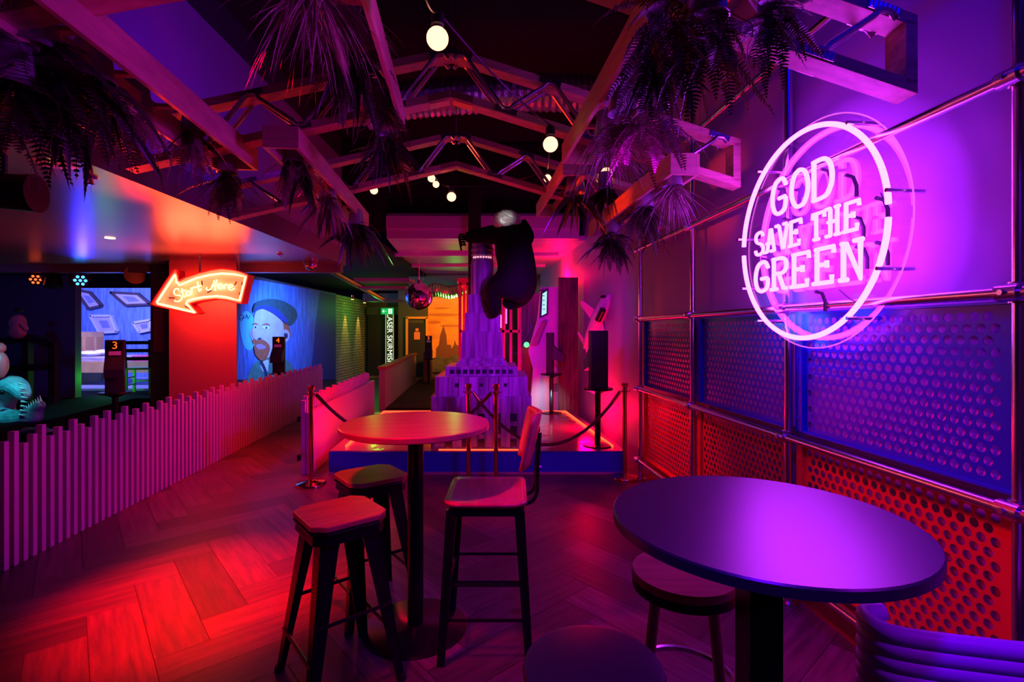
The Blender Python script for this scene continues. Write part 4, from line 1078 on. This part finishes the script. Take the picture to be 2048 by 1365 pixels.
gc = thing('display_cabinet', 'tall red lit glass display cabinet behind the model skyscraper', 'cabinet', (-.4, 9.0, 0))
gx0, gx1, gy0, gy1, gz = -.93, .14, 8.95, 9.75, 2.43
mb = MB(); mb.box(((gx0+gx1)/2,(gy0+gy1)/2,.40),(gx1-gx0,gy1-gy0,.8)); mb.build('plinth', M['redboard'], gc, world=True)
redf = mat('red_cabinet_frame',(.7,.08,.08),.35)
mb = MB()
for x in (gx0, gx0+.14, gx1-.16, gx1-.30, gx1):
    for y in (gy0, gy1): mb.box((x,y,1.6),(.05,.05,1.66))
for z in (.83,1.55,2.40):
    for y in (gy0,gy1): mb.box(((gx0+gx1)/2,y,z),(gx1-gx0,.05,.05))
    for x in (gx0,gx1): mb.box((x,(gy0+gy1)/2,z),(.05,gy1-gy0,.05))
mb.build('frame', redf, gc, world=True)
MB().box(((gx0+gx1)/2,(gy0+gy1)/2,2.46),(gx1-gx0+.1,gy1-gy0+.1,.08)).build('roof', redf, gc, world=True)
MB().box(((gx0+gx1)/2,gy0-.005,1.6),(gx1-gx0,.006,1.5)).build('glass_pane', M['glass'], gc, world=True)
mb = MB()
for k in range(9): mb.box((gx0+.12+.1*k, gy1-.15+.02*(k%3), 1.5+.12*((k*5)%4)), (.03,.02,.25+.08*(k%3)))
mb.build('light_bar', emi('pink_light_bar',(1,.10,.75),2.6), gc, world=True)
tag(MB().prism([(.14,10.6),(.62,10.6),(.60,10.7),(.12,10.7)],.2,2.35).build('backdrop_board', mat('blue_streaked_board',(.05,.12,.5),.5,noise=.7,nscale=4,stretch=(10,1,.5))), 'blue streaked backdrop board between cabinet and arcade machine', 'backdrop')

# brown weathered timber pier against the right wall
tp = thing('timber_pier', 'weathered brown timber pier against the right wall behind the platform', 'timber pier', (.98,8.25,0))
mb = MB()
for k in range(5): mb.box((.80+.065*k,8.30,1.22),(.062,.10+.02*(k%2),2.44))
mb.build('plank', mat('weathered_timber',(.16,.07,.06),.7,noise=.6,nscale=4,stretch=(6,6,.8),bump=.5), tp, world=True)

# airplane model on the right wall
ap = thing('airplane_model', 'pink lit model airplane climbing up the right wall', 'model airplane', tuple(P(1200,650,7.1)))
nose = P(1221,588,6.72); tail = P(1168,697,7.55); ax = (nose-tail).normalized()
Lf = (nose-tail).length; sd = ax.cross(Vector((.995,.098,0))).normalized(); up_ = sd.cross(ax).normalized()
mb = MB(); prof = [(0,.012),(.05,.03),(.25,.075),(.5,.095),(.75,.10),(.88,.085),(.95,.06),(.985,.03),(1,.005)]
n = 20; vs = []
for t, r in prof:
    c = tail+ax*Lf*t
    for k in range(n): a = 2*pi*k/n; vs.append(c+sd*cos(a)*r+up_*sin(a)*r)
mb.add(vs, [(j*n+k, j*n+(k+1)%n, (j+1)*n+(k+1)%n, (j+1)*n+k) for j in range(len(prof)-1) for k in range(n)])
pw = mat('pink_white_plane',(.8,.6,.65),.4)
mb.build('fuselage', pw, ap, world=True, smooth=True)
def wing(root, tip, c0, c1, nm):
    r = Vector(root); t = Vector(tip); th = up_*.012
    MB().hexa([r-ax*c0/2, r+ax*c0/2, t+ax*c1/2-ax*.12, t-ax*c1/2-ax*.12], [p+th for p in (r-ax*c0/2, r+ax*c0/2, t+ax*c1/2-ax*.12, t-ax*c1/2-ax*.12)]).build(nm, pw, ap, world=True, bevel=.004)
mid = tail+ax*Lf*.55
wing(mid, P(1166,592,7.0), .24,.08,'wing'); wing(mid, P(1232,745,6.8), .24,.08,'wing')
wing(tail+ax*.08, P(1160,655,7.5), .12,.05,'tail_wing'); wing(tail+ax*.08, P(1185,712,7.4), .12,.05,'tail_wing')
MB().sphere(nose-ax*.13-Vector((.06,.05,-.05)), .045, 12, 8, (1,1,.5)).build('cockpit_window', M['black'], ap, world=True, smooth=True)
MB().cyl(P(1196,640,6.9), P(1196,640,6.9)+ax*.2, .045, n=16).build('engine', M['black'], ap, world=True, smooth=True)

# ------------------------------------------------------------------ mirror ball
mbm = thing('mirror_ball', 'silver mirror ball hanging under the rear ceiling', 'mirror ball', tuple(P(838,593,8.9)))
mb = MB(); R = .245; nl = 26
for j in range(nl):
    p0, p1 = pi*j/nl, pi*(j+1)/nl; pm = (p0+p1)/2; nr = max(4, int(2*nl*sin(pm)))
    for i in range(nr):
        t0 = 2*pi*i/nr; t1 = 2*pi*(i+.92)/nr; q0 = p0+(p1-p0)*.04; q1 = p1-(p1-p0)*.04
        f = lambda p, t: (sin(p)*cos(t)*R, sin(p)*sin(t)*R, cos(p)*R)
        mb.add([f(q0,t0),f(q1,t0),f(q1,t1),f(q0,t1)], [(0,1,2,3)])
mb.build('mirror_tiles', M['chrome'], mbm)
MB().sphere((0,0,0), R*.985, 32, 20).build('core', M['black_m'], mbm, smooth=True)
MB().cyl((0,0,R-.01),(0,0,R+.05),.035,n=14).cyl((0,0,R+.05),(0,0,.84),.006,n=6).build('hanger', M['steel'], mbm)

# ------------------------------------------------------------------ signs at the back
es = thing('exit_sign', 'green running man exit sign above the far doorway', 'exit sign', tuple(P(775,623,17.2)))
MB().box((0,0,0),(.38,.05,.19)).build('housing', M['green'], es)
wl = emi('white_pictogram',(.8,1,.85),1.5)
mb = MB(); mb.bar((-.02,-.028,0),(-.10,-.028,0),.004,.03,up=(0,1,0)); mb.poly([(-.10,-.03,.05),(-.10,-.03,-.05),(-.155,-.03,0)]); mb.box((.09,-.028,0),(.11,.004,.15)); mb.build('pictogram', wl, es)
mb = MB(); mb.tube([(.10,-.033,.02),(.085,-.033,-.02),(.06,-.033,-.05)],.009,n=5); mb.tube([(.085,-.033,-.02),(.11,-.033,-.06)],.009,n=5); mb.tube([(.12,-.033,.0),(.10,-.033,.025),(.07,-.033,.01)],.007,n=5); mb.sphere((.102,-.033,.05),.014,10,8); mb.build('running_figure', M['green'], es)
ls = thing('vertical_sign', 'tall lit sign reading LASER SKIRMISH beside the dark doorway', 'sign', tuple(P(780,735,17.25))); ls.scale = (1.12,1,1.12)
es.scale = (1.12,1,1.12)
MB().box((0,0,.86),(.26,.12,1.78)).build('sign_box', mat('dark_green_box',(.04,.07,.03),.4), ls)
mb = MB()
for x in (-.115,.115): mb.box((x,-.065,.86),(.012,.012,1.76))
mb.build('edge_light', emi('sign_edge_light',(.8,1,.6),.8), ls)
o = text_mesh('LASER SKIRMISH', .225, M['lit'], 'lettering', ls, (0,-.07,.86), (pi/2,rad(90),0), .004)
o.scale = (1.0,1.0,1)

# orange skyline mural on the end wall
mu = [mat('orange_mural_sky',(.85,.32,.05),.6,noise=.25,nscale=2,stretch=(1,1,3)), mat('mural_skyline',(.16,.05,.03),.6), mat('mural_foreground',(.10,.09,.10),.6,noise=.5,nscale=6), mat('mural_cloud',(.45,.14,.04),.6)]
mb = MB(); y = 17.08
q = lambda u, v, k=0: P(u, v, y-.01*k)
mb.mi = 0; mb.poly([q(856,745),q(935,745),q(935,578),q(856,578)])
mb.mi = 3; 
for (u,v,a,b) in ((890,630,34,3),(868,645,14,3),(905,652,26,2.5),(884,617,16,2)): mb.poly([q(u+a*cos(t),v+b*sin(t),1) for t in [2*pi*i/14 for i in range(14)]])
mb.mi = 1; mb.poly([q(u,v,2) for u,v in [(872,735),(872,698),(878,690),(880,672),(887,651),(893,672),(894,690),(902,690),(903,698),(908,690),(909,680),(913,690),(918,692),(919,672),(921,665),(924,676),(926,695),(935,695),(935,735)]])
mb.mi = 2; mb.poly([q(u,v,3) for u,v in [(856,745),(856,722),(868,716),(880,712),(895,718),(915,708),(935,712),(935,745)]])
o = tag(mb.build('skyline_mural', mu), 'orange mural with dark spired skyline on the far end wall', 'mural')

# portrait mural on the blue wall
pm = [mat('mural_blue',(.10,.28,.75),.55,noise=.5,nscale=3,stretch=(1,5,.8)), mat('mural_cap',(.03,.10,.10),.6,noise=.4,nscale=8), mat('mural_skin',(.72,.62,.60),.6,noise=.15,nscale=5),
      mat('mural_beard',(.62,.16,.06),.6,noise=.4,nscale=14), mat('mural_coat',(.10,.32,.22),.6,noise=.4,nscale=8), mat('mural_line',(.03,.04,.10),.6), mat('mural_white',(.85,.88,.9),.6), mat('mural_cyan',(.10,.75,.85),.6), mat('mural_lips',(.55,.28,.33),.6), mat('mural_blue_dark',(.03,.06,.30),.6)]
mrt = MB()
def wallpt(u, v, k=0):
    # point on the mural wall (line x = -3.88 .. -4.06) seen at (u, v)
    s = (u-1024)/1000; D = -5.165/s; return Vector((s*D+.006*k+.004, D, CZ-(v-663)*D/1000))
def blob(mi, pts, k, sm=True):
    mrt.mi = mi; pts = [wallpt(u, v, k) for u, v in pts]
    if sm: pts = smooth_path(pts, 5, True)
    mrt.poly(pts)
blob(0, [(470,760),(470,552),(672,588),(672,760)], 0, False)
blob(9, [(620,760),(632,640),(640,584),(671,590),(671,760)], .5, False)
mrt.mi = 7; blob(7, [(478,640),(492,622),(508,640),(512,670),(502,700),(486,690)], .8)
# coat, neck, face, hair, cap, features
blob(4, [(498,775),(503,735),(515,722),(530,715),(548,712),(575,722),(588,745),(590,775)], 1)
blob(6, [(520,730),(528,722),(536,722),(533,745),(524,742)], 1.5)
blob(5, [(518,724),(528,748),(524,764),(530,764),(534,748),(524,724)], 1.7)
blob(3, [(560,645),(576,652),(580,672),(570,680),(558,668)], 1.8)
blob(2, [(508,628),(520,618),(545,622),(562,640),(566,668),(556,690),(540,712),(530,716),(512,705),(502,680),(498,665),(506,650)], 2)
blob(2, [(560,664),(572,660),(578,670),(574,682),(564,684)], 2.4)
blob(5, [(566,669),(572,667),(574,674),(569,678)], 2.8)
blob(3, [(506,692),(514,683),(530,684),(538,696),(532,716),(522,722),(510,712),(507,702)], 3)
blob(3, [(503,680),(512,678),(526,681),(534,690),(520,688),(506,688)], 3.2)
blob(8, [(509,692),(517,688),(527,692),(529,697),(516,699)], 3.6)
blob(2, [(502,660),(508,655),(514,662),(520,676),(510,680),(502,672)], 3.4)
blob(5, [(513,677),(519,676),(520,679),(514,680)], 3.8)
for (cx, cy, w_) in ((508,655,5),(530,656,8)):
    blob(6, [(cx-w_,cy),(cx,cy-4),(cx+w_,cy),(cx,cy+3.5)], 3.6); blob(5, [(cx-1.5,cy-2),(cx+2,cy-2),(cx+2,cy+2),(cx-1.5,cy+2)], 4.0, False)
    blob(3, [(cx-w_-1,cy-6),(cx,cy-9),(cx+w_+1,cy-5),(cx,cy-6)], 4)
blob(1, [(504,625),(506,610),(518,602),(540,598),(565,603),(588,618),(592,635),(582,650),(570,648),(556,632),(535,618),(515,620)], 4.2)
blob(9, [(505,625),(512,614),(530,611),(552,620),(572,640),(568,646),(545,628),(522,618)], 4.6)
for st in ([(478,634),(482,630),(486,634),(482,641),(478,638),(484,636),(490,636),(492,630),(495,638),(499,631)],):
    mrt.mi = 5; mrt.tube([wallpt(p.x,p.y,1.5) for p in smooth_path([Vector((a,b,0)) for a,b in st],4)], .006, n=4)
tag(mrt.build('portrait_mural', pm), 'blue mural of a scowling bearded man wearing a dark cap', 'mural')

# ------------------------------------------------------------------ bedroom set
bd = thing('bed', 'wooden bed with lilac mattress in the blue bedroom set', 'bed', (-8.6,9.9,.49))
bw = mat('honey_wood',(.65,.38,.15),.45,noise=.2,nscale=6)
bx0, bx1 = -8.75, -6.95
MB().prism(rounded(.06,.95,.02,2),0,1.05).build('headboard', bw, bd, loc=(-.17+.0,.35,0)); 
mb = MB()
for k in range(3): mb.box((.0,.08+.27*k,.72),(.075,.2,.45))
o = mb.build('headboard_panel', mat('honey_wood_dark',(.5,.27,.1),.45), bd, loc=(-.17,.08,0))
mb = MB()
for x in (.0,1.85):
    for y_ in (.0,.9): mb.box((x,y_,.22),(.08,.08,.45))
mb.build('leg', bw, bd, loc=(-.17,-.1,0))
MB().box((.75,-.12,.36),(1.9,.04,.22)).build('side_rail', bw, bd)
MB().box((.76,.34,.48),(1.82,.88,.16)).build('mattress', mat('striped_mattress',(.42,.36,.5),.7,noise=.4,nscale=6,stretch=(1,9,9)), bd, bevel=.03)
MB().box((1.45,.34,.50),(.6,.92,.17)).build('blanket', mat('pink_blanket',(.7,.08,.2),.8), bd, bevel=.02)
for k, (x,y_) in enumerate(((.05,.1),(.22,.28))):
    p = thing('pillow', ['white pillow against the wooden headboard','second white pillow overlapping the first on the bed'][k], 'pillow', (-8.5+x, 9.9+y_, 1.10+.02*k), .3*k, 'pillows on the bed')
    MB().sphere((0,0,0), .2, 20, 12, (1.1,.9,.32)).build('cushion', M['white'], p, smooth=True)
gm = mat('green_lit_chair',(.25,.5,.15),.5)  # green light is put into the chair's base colour
ch2 = thing('wooden_chair', 'small green lit wooden chair in front of the bed', 'chair', (-6.62,8.95,.45), .3)
MB().box((0,0,.44),(.42,.4,.035)).build('seat', gm, ch2, bevel=.006)
for sx in (-1,1):
    for sy in (-1,1): MB().box((sx*.18,sy*.17,.22),(.04,.04,.44)).build('leg', gm, ch2)
mb = MB()
for sx in (-1,1): mb.bar((sx*.18,-.18,.44),(sx*.19,-.22,.95),.04,.03)
for z in (.62,.76,.90): mb.box((0,-.205,z),(.36,.02,.06))
mb.build('backrest', M['black_m'], ch2)
mb = MB()
for sx in (-1,1):
    for z in (.15,.28): mb.box((sx*.18,0,z),(.02,.34,.025))
mb.box((0,.17,.2),(.34,.02,.025)); mb.build('stretcher', gm, ch2)
# crooked pictures
pics = [('dark framed crooked portrait high on the bedroom wall, left', [(152,580),(180,585),(204,612),(178,618)], 'dframe', 11.5), ('dark framed crooked picture cut by the top of the bedroom set', [(222,585),(276,588),(301,609),(252,611)], 'dframe', 11.5),
        ('pale framed crooked blank picture in the middle of the bedroom wall', [(182,632),(222,632),(235,664),(200,666)], 'wframe', 11.5), ('pale framed crooked picture at the right end of the bedroom wall', [(268,646),(303,640),(303,660),(280,665)], 'wframe', 11.5)]
for lb, q4, fm, D in pics:
    cpt = sum((P(u,v,D) for u,v in q4), Vector())/4
    t = thing('picture_frame', lb, 'picture', tuple(cpt), 0, 'crooked pictures on the bedroom wall')
    a = [P(u,v,D) for u,v in q4]; mb = MB()
    for i in range(4): mb.bar(a[i], a[(i+1)%4], .05, .075 if fm=='wframe' else .07, up=(0,1,0))
    mb.build('frame', M[fm], t, world=True)
    MB().poly([cpt+(p-cpt)*.86+Vector((0,.0,0)) for p in a]).build('picture', M['lilac'], t, world=True)
    MB().poly([cpt+(p-cpt)*.42+Vector((0,-.012,0)) for p in a], .006, (0,1,0)).build('motif', mat('motif',(.2,.22,.4),.6), t, world=True)
tag(MB().poly([P(307,705,7.19),P(324,705,7.19),P(324,590,7.19),P(307,590,7.19)], .03, (0,1,0)).build('tall_panel', mat('plum_panel',(.12,.03,.16),.5)), 'narrow plum panel on the dark wall left of the pillar', 'panel')

# ------------------------------------------------------------------ dinosaur and timber frame, far left
dn = thing('dinosaur_head', 'cyan lit roaring dinosaur head sculpture at the left edge', 'sculpture', tuple(P(35,850,6.1)))
dl = Vector(dn.location); g = lambda u, v, d=0: P(u, v, 6.1+d)-dl
dmat = mat('icy_skin',(.25,.55,.6),.35,noise=.6,nscale=7,bump=.9)
skinned('head', [g(-40,850,.1), g(-15,800,.1), g(10,775,.05), g(30,770,0), g(45,785,-.05), g(52,800,-.08), g(5,835,.05), g(35,838,0), g(62,830,-.05), g(85,805,-.1), g(80,845,-.02)],
        [(0,1),(1,2),(2,3),(3,4),(4,5),(0,6),(6,7),(7,8),(8,9),(8,10)], [(.24,.26),(.24,.24),(.19,.17),(.14,.13),(.10,.10),(.055,.06),(.15,.14),(.12,.10),(.09,.08),(.06,.05),(.08,.06)], dmat, dn)
mb = MB()
for k in range(8):
    f = k/7; a = g(38+14*sin(f*3)*.4, 768+10*f*6.2, -.14); mb.cyl(a, a+Vector((.085,-.01,-.01)), .014, .001, n=8)
for k in range(8):
    a = g(50+4.6*k, 826-3.2*k, -.12); mb.cyl(a, a+Vector((-.015,0,.075)), .013, .001, n=8)
mb.build('tooth', mat('tooth',(.8,.85,.8),.4), dn)
MB().sphere(g(4,785,-.18), .03, 12, 8).build('eye', M['black'], dn)
mb = MB(); 
for k in range(14):
    a = g(-20+8*k, 862+2*sin(k*2), -.3); mb.sphere(a, .09, 10, 6, (1.2,1,.35))
mb.build('rocky_base', mat('dark_rock',(.05,.12,.14),.4,bump=1,nscale=12), dn)
hd = thing('mascot_head', 'red lit rounded shape above the dinosaur head, cut by the left edge', 'prop', tuple(P(0,730,6.0)))
mb = MB(); mb.sphere((0,0,0), .10, 18, 12, (.8,.8,1.6)); mb.sphere((-.02,0,.20), .07, 16, 10); mb.build('body', mat('pink_red_prop',(.7,.12,.15),.4), hd, smooth=True)
wf = thing('lattice_screen', 'dark timber lattice frame in front of the navy wall', 'frame', tuple(P(60,850,7.6)))
mb = MB(); F_ = lambda u, v: P(u, v, 7.6)
for a, b in (((0,685),(62,676)),((62,676),(108,692)),((108,686),(108,830)),((55,680),(55,830)),((0,740),(108,733)),((0,690),(0,830))): mb.bar(F_(*a), F_(*b), .10, .09, up=(0,1,0))
mb.build('lattice', M['black_m'], wf, world=True)
fg = thing('seated_figurine', 'small pale seated figurine on top of the dark timber frame', 'figurine', tuple(P(36,680,7.5)))
fl = Vector(fg.location); h_ = lambda u, v: P(u, v, 7.5)-fl
skinned('body', [h_(34,668), h_(35,655), h_(37,640), h_(38,628), h_(48,650), h_(54,662), h_(24,656), h_(18,668), h_(48,672), h_(22,674)], [(0,1),(1,2),(2,3),(2,4),(4,5),(2,6),(6,7),(0,8),(0,9)], [.09,.085,.06,.065,.04,.03,.05,.04,.05,.05], mat('pale_figurine',(.4,.22,.25),.5), fg)
MB().sphere(h_(37,620), .06, 14, 8, (1,1,.5)).build('hat', M['black_m'], fg, smooth=True)
# short copper posts behind the fence
for k, (u, v, D) in enumerate(((382,770,5.9+1.0),(415,762,7.2))):
    t = thing('copper_post', ['short copper post behind the long fence, left of the pair','short copper post behind the long fence, right of the pair'][k], 'post', (P(u,v,D).x, D, 0), 0, 'copper posts behind the long fence')
    hh = CZ-(746-663)*D/1000
    MB().cyl((0,0,0),(0,0,hh),.03,n=16).build('pole', M['brass'], t, smooth=True); MB().lathe([(.045,hh-.06),(.045,hh),(0,hh+.01)],n=16).build('cap', M['brass'], t, smooth=True)

# ------------------------------------------------------------------ stage lamps
def par(loc, tgt, label, led=None, r=.10, L=.22, top=None):
    t = thing('stage_lamp', label, 'stage lamp', loc, 0, 'black stage lamps under the ceiling')
    d = (Vector(tgt)-Vector(loc)).normalized()
    can = MB().cyl(-d*L/2, d*L/2, r*.8, r, n=24, cap=True).build('can', M['black'], t, smooth=True)
    mb = MB(); s = d.cross(Vector((0,0,1))).normalized()
    mb.tube([s*r*1.1, s*r*1.15+Vector((0,0,.10)), -s*r*1.15+Vector((0,0,.10)), -s*r*1.1], .010, n=6); mb.cyl((0,0,.10),(0,0,top if top else .2),.014,n=8)
    mb.build('yoke', M['black'], t)
    if led:
        s2 = s.cross(d); mb = MB()
        for k in range(7):
            o_ = Vector((0,0,0)) if k == 0 else (s*cos(k*pi/3)+s2*sin(k*pi/3))*r*.6
            c = d*(L/2+.004)+o_; mb.cyl(c, c+d*.004, r*.19, n=14)
        mb.build('led_lens', led, can)
    return t
par(tuple(P(72,557,7.45)), tuple(P(40,640,5.5)), 'stage lamp with red lit lenses, leftmost under the soffit edge', M['redled'], .09, .2, .25)
par(tuple(P(108,562,7.45)), tuple(P(105,900,7.0)), 'unlit black stage lamp between the red and blue ones', None, .12, .18, .25)
par(tuple(P(160,560,7.45)), tuple(P(180,610,5.4)), 'stage lamp with seven bright blue lenses', M['blueled'], .10, .2, .25)
par(tuple(P(268,548,7.45)), tuple(P(300,560,6.5)), 'dark stage lamp near the pillar with a red glint', None, .14, .28, .2)
par(tuple(P(10,384,2.75)), tuple(P(300,400,2.9)), 'large black stage lamp cut by the left edge', None, .105, .30, .2)
# soffit fittings
def fitting(u, v, zc, prof, m, name, label, cat):
    D = (zc-CZ)*1000/(663-v); p = P(u, v, D); p.z = zc
    return tag(MB().lathe(prof, n=32).build(name, m, loc=tuple(p), smooth=True), label, cat)
fitting(107,326,2.52,[(.0,-.012),(.06,-.012),(.105,-.006),(.11,0.0),(0,.0)], M['cream'],'ceiling_speaker','flat round speaker plate in the low ceiling at left','speaker')
tag(MB().sphere((0,0,0),.006,8,6).build('indicator', M['dot'], loc=tuple(P(103,325,2.79))), 'tiny warm light dot on the round speaker plate', 'indicator')
fitting(182,354,2.52,[(.0,-.05),(.02,-.048),(.012,-.03),(.012,-.015),(.035,-.01),(.038,0),(0,0)], M['chrome'],'sprinkler_head','small sprinkler head in the low ceiling','sprinkler')
fitting(220,476,2.52,[(.0,-.006),(.045,-.006),(.045,0),(0,0)], M['dot'],'downlight','small warm downlight in the low ceiling','downlight')
fitting(560,508,2.52,[(.0,-.04),(.02,-.038),(.012,-.02),(.035,-.01),(.038,0),(0,0)], M['chrome'],'sprinkler_head','second sprinkler head far right in the low ceiling','sprinkler')
dc = thing('dome_camera', 'chrome dome security camera at the ceiling edge', 'camera', tuple(P(622,529,7.0)))
MB().lathe([(0,.05),(.09,.05),(.10,.02),(.10,-.01),(0,-.01)], n=24).build('housing', M['chrome'], dc, smooth=True)
MB().sphere((0,0,-.01),.085,20,12,(1,1,.9)).build('dome', M['chrome'], dc, smooth=True)
# wall washers on the brick
for k, (u, v, D) in enumerate(((697,594,15.5),(722,601,16.8))):
    t = thing('wall_washer', ['left brass spotlight above the brick wall','right brass spotlight above the brick wall'][k], 'spotlight', tuple(P(u,v,D)+Vector((.12,0,0))), 0, 'spotlights above the brick wall')
    MB().cyl((0,0,.05),(0,0,-.08),.05,n=16).build('can', M['brass'], t, smooth=True); MB().cyl((0,0,-.081),(0,0,-.085),.04,n=16).build('lens', emi('yellow_lens',(1,.6,.08),12), t)
# slatted grids in the dark void
for k, (v, D) in enumerate(((562,9.2),(577,10.6),(602,13.5))):
    tag(MB().box(P(770,v,D), (1.0,.5,.05)).build('ceiling_tile', mat('grey_tile',(.25,.24,.18),.6)), ['pale ceiling tile nearest in the dark rear ceiling','pale ceiling tile second back in the dark rear ceiling','pale ceiling tile farthest back above the exit sign'][k], 'ceiling tile', 'tiles in the dark rear ceiling')
tag(MB().cyl(P(660,540,8.3),P(768,600,13.5),.06,n=14).build('ceiling_pipe', M['steel'], smooth=True), 'round pipe running back under the dark ceiling', 'pipe')
tag(MB().cyl(P(744,460,7.6),P(785,530,9.5),.02,n=10).build('ceiling_rod', M['chrome'], smooth=True), 'thin shiny rod along the left edge of the rear ceiling', 'rod')
struct('pillar_rear', MB().box(P(952,500,7.6)+Vector((-.02,0,0)), (.18,.18,1.9)), M['ceil_black'])
